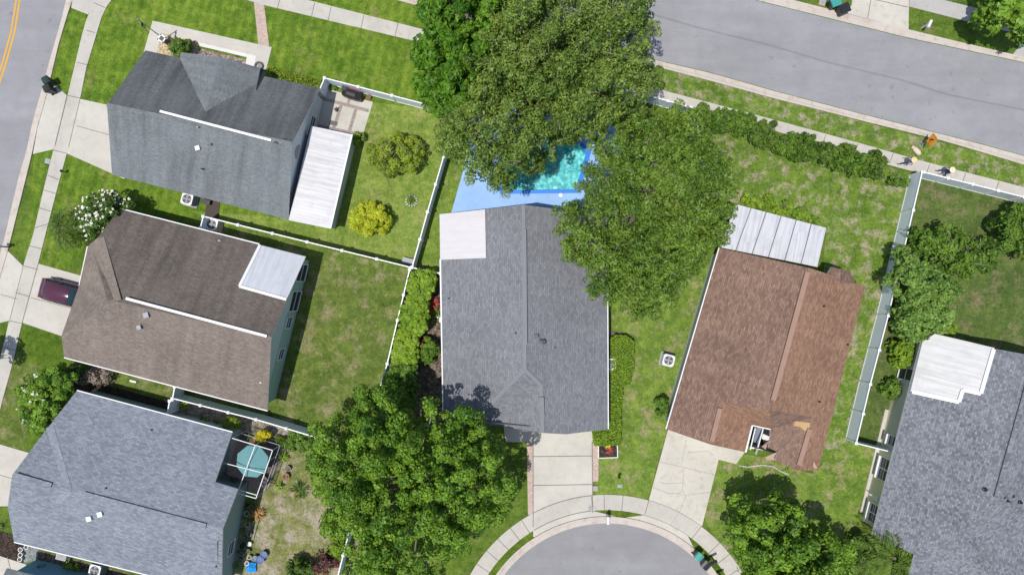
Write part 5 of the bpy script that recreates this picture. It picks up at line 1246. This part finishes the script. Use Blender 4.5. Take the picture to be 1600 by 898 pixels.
mailbox('white mailbox on the grass beyond the upper road', 1440, 44, -2.0, 'white', 'white')
mailbox('dark post white mailbox at the left kerb by the purple hatchback', 15, 386, 3.0, 'white', 'darkgrey')
mailbox('black mailbox on the narrow grass beside the teal lidded bin', 1111, 868, 3.6, 'black', 'wood')
mailbox('black mailbox on the narrow grass at the bottom edge of the cul-de-sac', 1122, 893, 3.5, 'black', 'black')
def lawnbox(name, label, x, y, s, h, mat, rz=-.25, cat='utility box'):
    e = empty(name, P(x, y), label, cat, None, rz)
    m = LMB(); m.box((0, 0, h / 2), (s[0], s[1], h)); m.build('body', M[mat], e)
    m = LMB(); m.box((0, 0, h + .012), (s[0] * .9, s[1] * .9, .03)); m.box((0, 0, h + .035), (s[0] * .3, s[1] * .12, .03)); m.build('lid', M['grey'], e)
    return e
lawnbox('water_meter', 'pale square water meter box in the left verge grass', 75, 252, (.4, .35), .06, 'white')
lawnbox('water_meter', 'teal square meter cover in the lawn above the cul-de-sac', 968, 758.5, (.38, .28), .05, 'teal', 0)
lawnbox('water_meter', 'grey square cover beside the wide driveway corner', 923, 794, (.3, .35), .08, 'darkgrey', 0)
lawnbox('utility_box', 'tan hollow utility box at the top edge beyond the upper road', 1283, 6, (.45, .4), .3, 'straw')
lawnbox('utility_box', 'white utility cabinet between the blue wall and the blue grey roof', 108, 861, (.75, .6), 1.0, 'white')
lawnbox('storage_box', 'grey low planter tray at the fence corner by the tall hedge', 639, 408, (.95, .45), .4, 'grey')
lawnbox('paver_stack', 'small brown brick stack by the driveway ribbon', 930, 762, (.4, .42), .12, 'terracotta', 0)
def bollard(label, x, y):
    e = empty('path_light', P(x, y), label, 'light')
    m = LMB(); m.lathe([(.04, 0), (.04, .5), (.11, .55), (.11, .62), (.03, .7)], n=10); m.build('body', M['black'], e)
bollard('short black path light on the left pavement edge', 103, 269); bollard('small dark sprinkler post on the lawn by the meter cover', 966, 742)
# flagpole with its stone base
def flagpole():
    e = empty('flagpole', P(257, 62), 'thin flagpole with a small striped flag standing in the tan rock bed', 'flagpole')
    b = P(257, 62); t = Vector((P(215, 32, 4.0).x, P(215, 32, 4.0).y, 4.0)); t = b + Vector((.05, .05, 4.05))
    m = MB(); m.tube([b, t], [.045, .03], 8); m.lathe([(.03, 0), (.06, .05), (.03, .11)], t, 8); m.build('pole', M['grey'], e)
    fd = Vector((.35, -.9, -.1)).normalized(); m = MB(); k = 9
    for i in range(k):
        for j in range(6):
            def pt(u, v): return t + Vector((0, 0, -.12 - .6 * v)) + fd * (.95 * u) * .7 + Vector((.06 * math.sin(u * 9), .03 * math.sin(u * 7), -.35 * u))
            m.poly([pt(j / 6, i / k), pt((j + 1) / 6, i / k), pt((j + 1) / 6, (i + 1) / k), pt(j / 6, (i + 1) / k)], 2 if (i < 5 and j < 3) else i % 2)
    m.build('flag', [M['flagred'], M['white'], M['navy']], e)
    e2 = empty('lantern_post', P(262, 67), 'short square post with a pale cap ring at the foot of the flagpole', 'post')
    m = MB(); c_ = P(262, 67); m.box(c_ + Vector((0, 0, .45)), (.32, .32, .9), -.6); m.build('body', M['darkgrey'], e2)
    m = MB()
    for k in range(4):
        R = Matrix.Rotation(-.6 + k * 1.5708, 3, 'Z'); m.beam(c_ + R @ Vector((.22, -.26, .93)), c_ + R @ Vector((.22, .26, .93)), .1, .08)
    m.build('cap_ring', M['white'], e2)
flagpole()
def wheel_reel():
    c_ = P(405, 104, .05); e = empty('hose_reel', c_, 'round grey hose reel lying on the slab by the front gable of the grey roof', 'hose reel')
    m = MB()
    for r, z in ((.34, .08), (.3, .14), (.25, .1)): m.tube([c_ + Vector((r * math.cos(t), r * math.sin(t), z)) for t in np.linspace(0, 6.2832, 20)], .035, 6)
    m.build('hose', M['darkgrey'], e); m = MB()
    for k in range(3): a = k * 1.047; m.beam(c_ + Vector((-.33 * math.cos(a), -.33 * math.sin(a), .1)), c_ + Vector((.33 * math.cos(a), .33 * math.sin(a), .1)), .03, .03)
    m.build('spokes', M['grey'], e)
wheel_reel()
# grill, pots, statue and mat on the patio
def grill():
    e = empty('barbecue_grill', P(553, 151), 'covered black barbecue grill with a red trim line by the patio fence', 'grill', None, -.3)
    m = LMB(); sec = [(-.32, .05), (-.34, .8), (-.22, 1.05), (.0, 1.13), (.22, 1.05), (.34, .8), (.32, .05)]
    for a, b in ((-.75, -.35), (-.35, .35), (.35, .75)):
        f0, f1 = (.8 if a == -.75 else 1), (.8 if b == .75 else 1)
        for (y0, z0), (y1, z1) in zip(sec[:-1], sec[1:]): m.poly([(a, y0 * f0, z0 * f0), (a, y1 * f0, z1 * f0), (b, y1 * f1, z1 * f1), (b, y0 * f1, z0 * f1)])
    for x_, f in ((-.75, .8), (.75, .8)): m.poly([(x_, y_ * f, z_ * f) for y_, z_ in sec])
    m.build('cover', M['black'], e)
    m = LMB(); m.tube([(-.6, .3, .88), (0, .31, 1.0), (.6, .3, .88)], .025, 6); m.build('trim', M['flagred'], e)
    m = LMB(); m.box((-.62, .2, 1.0), (.4, .35, .05)); m.build('side_shelf', M['darkgreen'], e)
grill()
def pot(label, x, y, r, h, mat, plant=None, group=None, fill='soil'):
    e = empty('flower_pot', P(x, y), label, 'pot', group)
    m = LMB(); m.lathe([(r * .7, 0), (r, h), (r * 1.08, h), (r * 1.08, h + .03), (r * .85, h + .03), (r * .8, h - .03)], n=16); m.build('pot', M[mat], e)
    m = LMB(); m.lathe([(r * .8, h - .05), (r * .78, h - .015)], n=12); m.build('filling', M[fill], e)
    return e
pot('terracotta pot at the right end of the patio fence', 577, 153, .18, .3, 'terracotta')
for i, (x, y, l) in enumerate([(45, 852, 'white round pot nearest the blue grey roof corner'), (36, 856, 'second white round pot from the roof corner'), (36, 864, 'third white round pot from the roof corner'), (35, 871, 'white round pot farthest from the roof corner')]):
    pot(l, x, y, .17, .3, 'white', group='white pots in the mulch bed')
for i, (x, y, l, mt, r) in enumerate([(415, 863, 'dark blue pot, the highest of the three on the dry yard', 'blue', .26), (409, 871, 'bright blue pot, the lowest of the three on the dry yard', 'blue', .3), (401, 869, 'small grey blue pot left of the two dark blue ones', 'slate', .22)]):
    pot(l, x, y, r, .4, mt, group='pots on the dry yard', fill=mt)
pot('terracotta pot on the gravel right of the screened patio', 449, 742, .24, .35, 'terracotta'); pot('small pot with a green rim above the terracotta pot by the screened patio', 452, 730, .2, .3, 'darkgreen')
wall_pots = [(388, 800, 'stone'), (389, 817, 'stone'), (392, 832, 'greyrock'), (396, 790, 'darkgrey'), (383, 838, 'darkgrey'), (381, 850, 'black'), (392, 847, 'white'), (390, 858, 'darkgrey'), (392, 868, 'tan'), (388, 877, 'white'), (377, 872, 'darkgrey'), (380, 862, 'greyrock')]
wl = ['round pale pot under the roof corner by the wall', 'large pale round pot halfway down the wall', 'grey round pot beside the dark narrow trellis', 'dark pot highest in the row along the wall', 'dark grey pot left of the white jug', 'black pot below the dark grey one at the wall', 'white jug shaped pot on the dark soil', 'dark pot between the white jug and the tan one', 'tan pot near the dark blue pots', 'white pot just above the blue plastic sheet', 'dark pot nearest the wall by the blue sheet', 'grey stony pot in the wall clutter']
for (x, y, mt), l in zip(wall_pots, wl): pot(l, x, y, .2 if mt in ('stone', 'black') else .16, .32, mt, group='pots along the grey green wall', fill=('shrubd', 'soil', 'shrub', mt)[int(x + y) % 4])
slab('planting_bed', [(384, 785), (404, 790), (400, 850), (380, 905), (355, 905), (372, 840)], .014, M['mulch'])
for i, (x, y) in enumerate([(384, 808), (381, 826), (386, 843), (375, 862), (370, 882), (395, 812)]):
    rosette('garden_plant', ['dark leafy plant at the top of the wall clutter', 'leafy plant beside the large pale round pot', 'leafy plant beside the white jug shaped pot', 'leafy plant in the middle of the wall clutter', 'leafy plant lowest against the grey green wall', 'dark leafy plant by the orange bronze plant'][i], 'plant', x, y, 20, .3, .07, M['shrubd' if i % 2 else 'shrub'], 150 + i, .3)
def bluesheet():
    e = empty('plastic_sheet', P(394, 885), 'crumpled bright blue plastic sheet by the wall clutter', 'sheet')
    rng = np.random.default_rng(5); m = MB(); n = 7; c_ = P(394, 884)
    pts = [[c_ + Vector(((i / (n - 1) - .5) * .72, (j / (n - 1) - .5) * .75, .25 + .25 * math.cos((i - 3) * .5) * math.cos((j - 3) * .5) + rng.normal(0, .05))) for j in range(n)] for i in range(n)]
    for i in range(n - 1):
        for j in range(n - 1): m.poly([pts[i][j], pts[i + 1][j], pts[i + 1][j + 1], pts[i][j + 1]])
    m.build('sheet', M['blueskirt'], e)
    m = MB(); m.prism([p[0] for p in pts] + [p[-1] for p in pts[::-1]], .0, .25); m.build('covered_box', M['blueskirt'], e)
bluesheet()
def mat_():
    m = MB(); m.prism(px([(516, 188), (528, 191), (527, 197), (514, 195)]), .041, .06); tag(m.build('door_mat', M['darkgrey']), 'dark door mat on the patio by the white sunroom roof', 'mat')
    e = empty('garden_statue', P(526, 173), 'small dark bird like ornament standing on the patio', 'ornament')
    m = MB(); c_ = P(526, 173, .04); m.lathe([(.1, 0), (.12, .08), (.06, .2), (.1, .32), (.03, .42)], c_, 10); m.build('body', M['darkbark'], e)
    m = MB(); m.box(c_ + Vector((.0, .1, .3)), (.3, .1, .04), .6); m.build('wings', M['darkbark'], e)
mat_()
def stone_ring():
    e = empty('stone_ring', P(643, 312), 'ring of pale stones round a grass tuft on the pale lawn', 'planter')
    rng = random.Random(4); m = MB(); c_ = P(643, 314)
    for k in range(13):
        a = 6.2832 * k / 13; m.box(c_ + Vector((.42 * math.cos(a), .40 * math.sin(a), .06)), (.16 * rng.uniform(.7, 1.2), .12, .12), a + rng.uniform(-.5, .5))
    m.build('stones', M['stone'], e)
stone_ring()
rosette('grass_tuft', 'tuft of grass growing inside the stone ring', 'plant', 643, 312, 50, .5, .03, M['shrub'], 160, .2)
def edging():
    e = empty('bed_edging', P(950, 703), 'white edging round the small bed beside the clipped hedge', 'edging')
    m = MB()
    for a, b in (((935, 715), (965, 714)), ((965, 714), (964, 685)), ((935, 696), (935, 715))): m.beam(P(*a, .07), P(*b, .07), .06, .14)
    m.build('boards', M['white'], e)
    sheet('planting_bed', [(936, 695), (964, 694), (964, 713), (936, 714)], .012, M['mulch'])
edging()
def parasol():
    c_ = P(392, 722, 2.3); g_ = Vector((c_.x, c_.y, .04))
    e = empty('parasol', g_, 'teal octagonal parasol open inside the screened patio', 'parasol')
    m = MB(); R = 1.25; ring = [c_ + Vector((R * math.cos(.3 + k * .7854), R * math.sin(.3 + k * .7854), -.28)) for k in range(8)]
    for k in range(8):
        a, b = ring[k], ring[(k + 1) % 8]; m.poly([c_ + Vector((0, 0, .14)), a, b]); m.poly([a, a - Vector((0, 0, .12)), b - Vector((0, 0, .12)), b])
    m.build('canopy', M['tealcloth'], e)
    m = MB()
    for k in range(8): m.beam(c_ + Vector((0, 0, .12)), ring[k] - Vector((0, 0, .04)), .02, .02)
    m.build('ribs', M['grey'], e)
    m = MB(); m.tube([g_, c_ + Vector((0, 0, .25))], .025, 8); m.lathe([(.28, 0), (.28, .06), (.05, .1)], g_, 14); m.build('pole', M['grey'], e)
parasol()
def lounge(name, label, x, y, rz, cat):
    e = empty(name, P(x, y, .04), label, cat, 'patio chairs', rz)
    m = LMB(); m.box((0, 0, .38), (.6, .62, .05)); m.build('seat', M['darkgrey'], e)
    m = LMB(); m.box((-.33, 0, .68), (.06, .62, .6)); m.build('backrest', M['darkgrey'], e)
    for i in (-1, 1):
        for j in (-1, 1):
            m = LMB(); m.box((i * .26, j * .27, .18), (.04, .04, .36)); m.build('leg', M['grey'], e)
        m = LMB(); m.box((0, i * .31, .58), (.55, .05, .04)); m.build('armrest', M['grey'], e)
lounge('patio_chair', 'dark patio chair in the lower left of the screened patio', 375, 738, .9, 'chair')
lounge('patio_chair', 'dark patio chair at the open right side of the screened patio', 415, 748, 2.4, 'chair')
def planter_a():
    e = empty('planter', P(324, 316), 'low black planter box beside the dark deck below the grey roof', 'planter', None, -.25)
    m = LMB(); m.box((0, 0, .2), (.7, .3, .4)); m.box((0, 0, .42), (.76, .36, .05)); m.build('box', M['black'], e)
planter_a()
def trellis():
    e = empty('garden_stake', P(399, 833), 'long thin stake leaning over the wall clutter', 'stake')
    m = MB(); m.tube([P(396, 842, .1), P(400, 816, .5)], .03, 6); m.build('stake', M['grey'], e)
trellis()

# ------------------------------------------------------------------ road sign, sack, walkers
def road_sign():
    b = P(1439, 226); e = empty('road_sign', b, 'orange diamond road work sign on the verge by the upper road', 'sign')
    m = MB(); m.tube([b + Vector((0, 0, .0)), b + Vector((0, 0, 1.1))], .03, 8)
    for k in range(3):
        a = k * 2.094 + .4; m.tube([b + Vector((0, 0, .35)), b + Vector((.45 * math.cos(a), .45 * math.sin(a), .02))], .02, 6)
    m.build('stand', M['grey'], e)
    c_ = b + Vector((.02, .05, 1.42)); u = Vector((.26, .96, 0)).normalized(); tilt = Vector((.22, -.06, .97)).normalized(); nrm = u.cross(tilt).normalized()
    if nrm.x > 0: nrm = -nrm
    R = .56; m = MB(); A = [c_ + u * R, c_ + tilt * R, c_ - u * R, c_ - tilt * R]
    m.poly([p + nrm * .015 for p in A]); m.poly([p - nrm * .015 for p in A[::-1]])
    for k in range(4): m.poly([A[k] + nrm * .015, A[(k + 1) % 4] + nrm * .015, A[(k + 1) % 4] - nrm * .015, A[k] - nrm * .015])
    m.build('board', M['orange'], e)
    m = MB(); f = lambda x_, y_: c_ + u * x_ + tilt * y_ + nrm * .022
    for pl in ([(.06, .2), (.0, .24), (-.06, .2), (-.06, .13), (.0, .1), (.06, .13)], [(-.05, .09), (.06, .1), (.15, -.06), (.05, -.09)], [(.06, .06), (-.14, -.06), (-.12, -.1), (.08, .0)], [(.15, -.06), (.1, -.27), (.05, -.27), (.06, -.08)], [(.05, -.08), (-.04, -.27), (-.09, -.26), (.0, -.06)], [(-.1, -.04), (-.22, -.24), (-.26, -.22), (-.13, -.03)], [(-.18, -.27), (-.24, -.2), (-.32, -.27)]):
        m.poly([f(*p) for p in pl])
    m.build('worker_symbol', M['black'], e)
    # a thin border line
    m = MB(); r1, r0 = .51, .485
    q1 = [f(r1, 0), f(0, r1), f(-r1, 0), f(0, -r1)]; q0 = [f(r0, 0), f(0, r0), f(-r0, 0), f(0, -r0)]
    for k in range(4): m.poly([q1[k], q1[(k + 1) % 4], q0[(k + 1) % 4], q0[k]])
    m.build('border', M['black'], e)
road_sign()
def sack():
    a, b = P(1424.5, 229, .17), P(1438.5, 241.5, .17); e = empty('canvas_sack', P(1432, 235), 'tan tied canvas sack lying on the verge grass near the orange sign', 'sack')
    m = MB(); m.tube([a.lerp(b, t) + Vector((0, .03 * math.sin(t * 5), 0)) for t in (0, .04, .14, .2, .26, .5, .78, .92, .98)], [.05, .13, .15, .10, .17, .2, .19, .13, .04], 12); m.build('body', M['tan'], e, smooth=True)
    m = MB(); m.tube([a.lerp(b, .185), a.lerp(b, .215)], .115, 10); m.build('tie', M['darkbark'], e)
sack()
def person(label, x, y, face, shirt, pants, hat, stride, carry):
    e = empty('person', P(x, y, .06), label, 'person', None, face)
    V = {}; E = []
    def j(n, co, r, par=None): V[n] = (len(V), co, r); E.append((V[par][0], V[n][0])) if par else None
    j('pelvis', (0, 0, .93), (.15, .115)); j('waist', (.01, 0, 1.08), (.135, .10), 'pelvis'); j('chest', (.03, 0, 1.28), (.165, .115), 'waist'); j('upper', (.02, 0, 1.40), (.12, .09), 'chest')
    j('neck', (.03, 0, 1.49), (.055, .055), 'upper'); j('head0', (.045, 0, 1.57), (.075, .085), 'neck'); j('head1', (.05, 0, 1.66), (.08, .095), 'head0'); j('head2', (.045, 0, 1.73), (.05, .06), 'head1')
    for s, nm in ((1, 'l'), (-1, 'r')):
        f = stride * s
        j('hip' + nm, (.02 * s, .10 * s, .88), (.10, .10), 'pelvis'); j('knee' + nm, (.26 * f + .06, .11 * s, .50), (.062, .062), 'hip' + nm); j('ank' + nm, (.42 * f - .07, .11 * s, .10), (.042, .042), 'knee' + nm)
        j('ball' + nm, (.42 * f + .07, .12 * s, .045), (.04, .035), 'ank' + nm); j('toe' + nm, (.42 * f + .15, .125 * s, .035), (.03, .025), 'ball' + nm)
        j('sh' + nm, (.02, .19 * s, 1.39), (.062, .062), 'upper'); j('el' + nm, (-.16 * f, .25 * s, 1.12), (.045, .045), 'sh' + nm)
        bend = .2 if carry == s else .05
        wr = (-.26 * f + bend, .27 * s, .90 + bend * .6); j('wr' + nm, wr, (.028, .028), 'el' + nm); pm = (wr[0] + .03, wr[1], wr[2] - .07); j('pm' + nm, pm, (.034, .022), 'wr' + nm)
        for k, (dx, ln) in enumerate(((-.03, .075), (-.01, .09), (.012, .085), (.032, .065))):
            p1 = (pm[0] + dx, pm[1] - .005 * s, pm[2] - .045); j(f'f{k}{nm}', p1, (.0095, .0095), 'pm' + nm); j(f'g{k}{nm}', (p1[0] + .012, p1[1] - .02 * s, p1[2] - ln * .6), (.008, .008), f'f{k}{nm}')
        j('t0' + nm, (pm[0] + .045, pm[1] - .012 * s, pm[2] + .01), (.010, .010), 'pm' + nm); j('t1' + nm, (pm[0] + .07, pm[1] - .02 * s, pm[2] - .03), (.009, .009), 't0' + nm)
    me = bpy.data.meshes.new('skeleton'); me.from_pydata([v[1] for v in V.values()], E, []); o = bpy.data.objects.new('skeleton', me); C.objects.link(o)
    md = o.modifiers.new('Skin', 'SKIN'); sd = o.modifiers.new('Sub', 'SUBSURF'); sd.levels = 1; sd.render_levels = 1
    for i, v in enumerate(V.values()): me.skin_vertices[0].data[i].radius = v[2]; me.skin_vertices[0].data[i].use_root = (i == 0)
    dg = bpy.context.evaluated_depsgraph_get(); bm = bpy.data.meshes.new_from_object(o.evaluated_get(dg))
    bpy.data.objects.remove(o)
    bm.name = 'body'; bm.materials.clear()
    for mm in (M['skin'], M[pants], M[shirt], M['black']): bm.materials.append(mm)
    for p in bm.polygons:
        c_ = p.center; arm = abs(c_.y) > .205 and c_.z < 1.2
        p.material_index = 3 if c_.z < .09 else 2 if (c_.z > .98 and c_.z < 1.45 and not (arm and c_.z < 1.0)) else 1 if (c_.z <= .98 and not (abs(c_.y) > .205 and c_.z > .6)) else 0
        p.use_smooth = True
    ob = bpy.data.objects.new('body', bm); C.objects.link(ob); ob.parent = e
    h = LMB(); h.lathe([(.235, 1.655), (.245, 1.67), (.17, 1.70), (.115, 1.705), (.105, 1.79), (.07, 1.83)], (.04, 0, 0), 24); hb = h.build('hat', M[hat], e, smooth=True)
    f = LMB(); f.lathe([(.108, 1.71), (.109, 1.735)], (.04, 0, 0), 20); f.build('hat_band', M['darkbark'], hb)
    for s in (-1, 1):
        k = LMB(); k.lathe([(.001, 0), (.011, .006), (.011, .012), (.004, .018)], (.128, .03 * s, 1.63), 8); k.build('eye', M['black'], e)
    n = LMB(); n.tube([(.125, 0, 1.635), (.152, 0, 1.6), (.125, 0, 1.59)], [.008, .014, .01], 6); n.build('nose', M['skin'], e)
    return e
person('person in a straw hat and lilac shirt walking on the pavement near the orange sign', 1411, 256, math.pi - .25, 'lilac', 'navy', 'straw', .8, 1)
person('person in a pale hat and dark clothes walking on the pavement behind the fence', 1469, 271, math.pi - .25, 'navy', 'navy', 'straw2', -.8, -1)
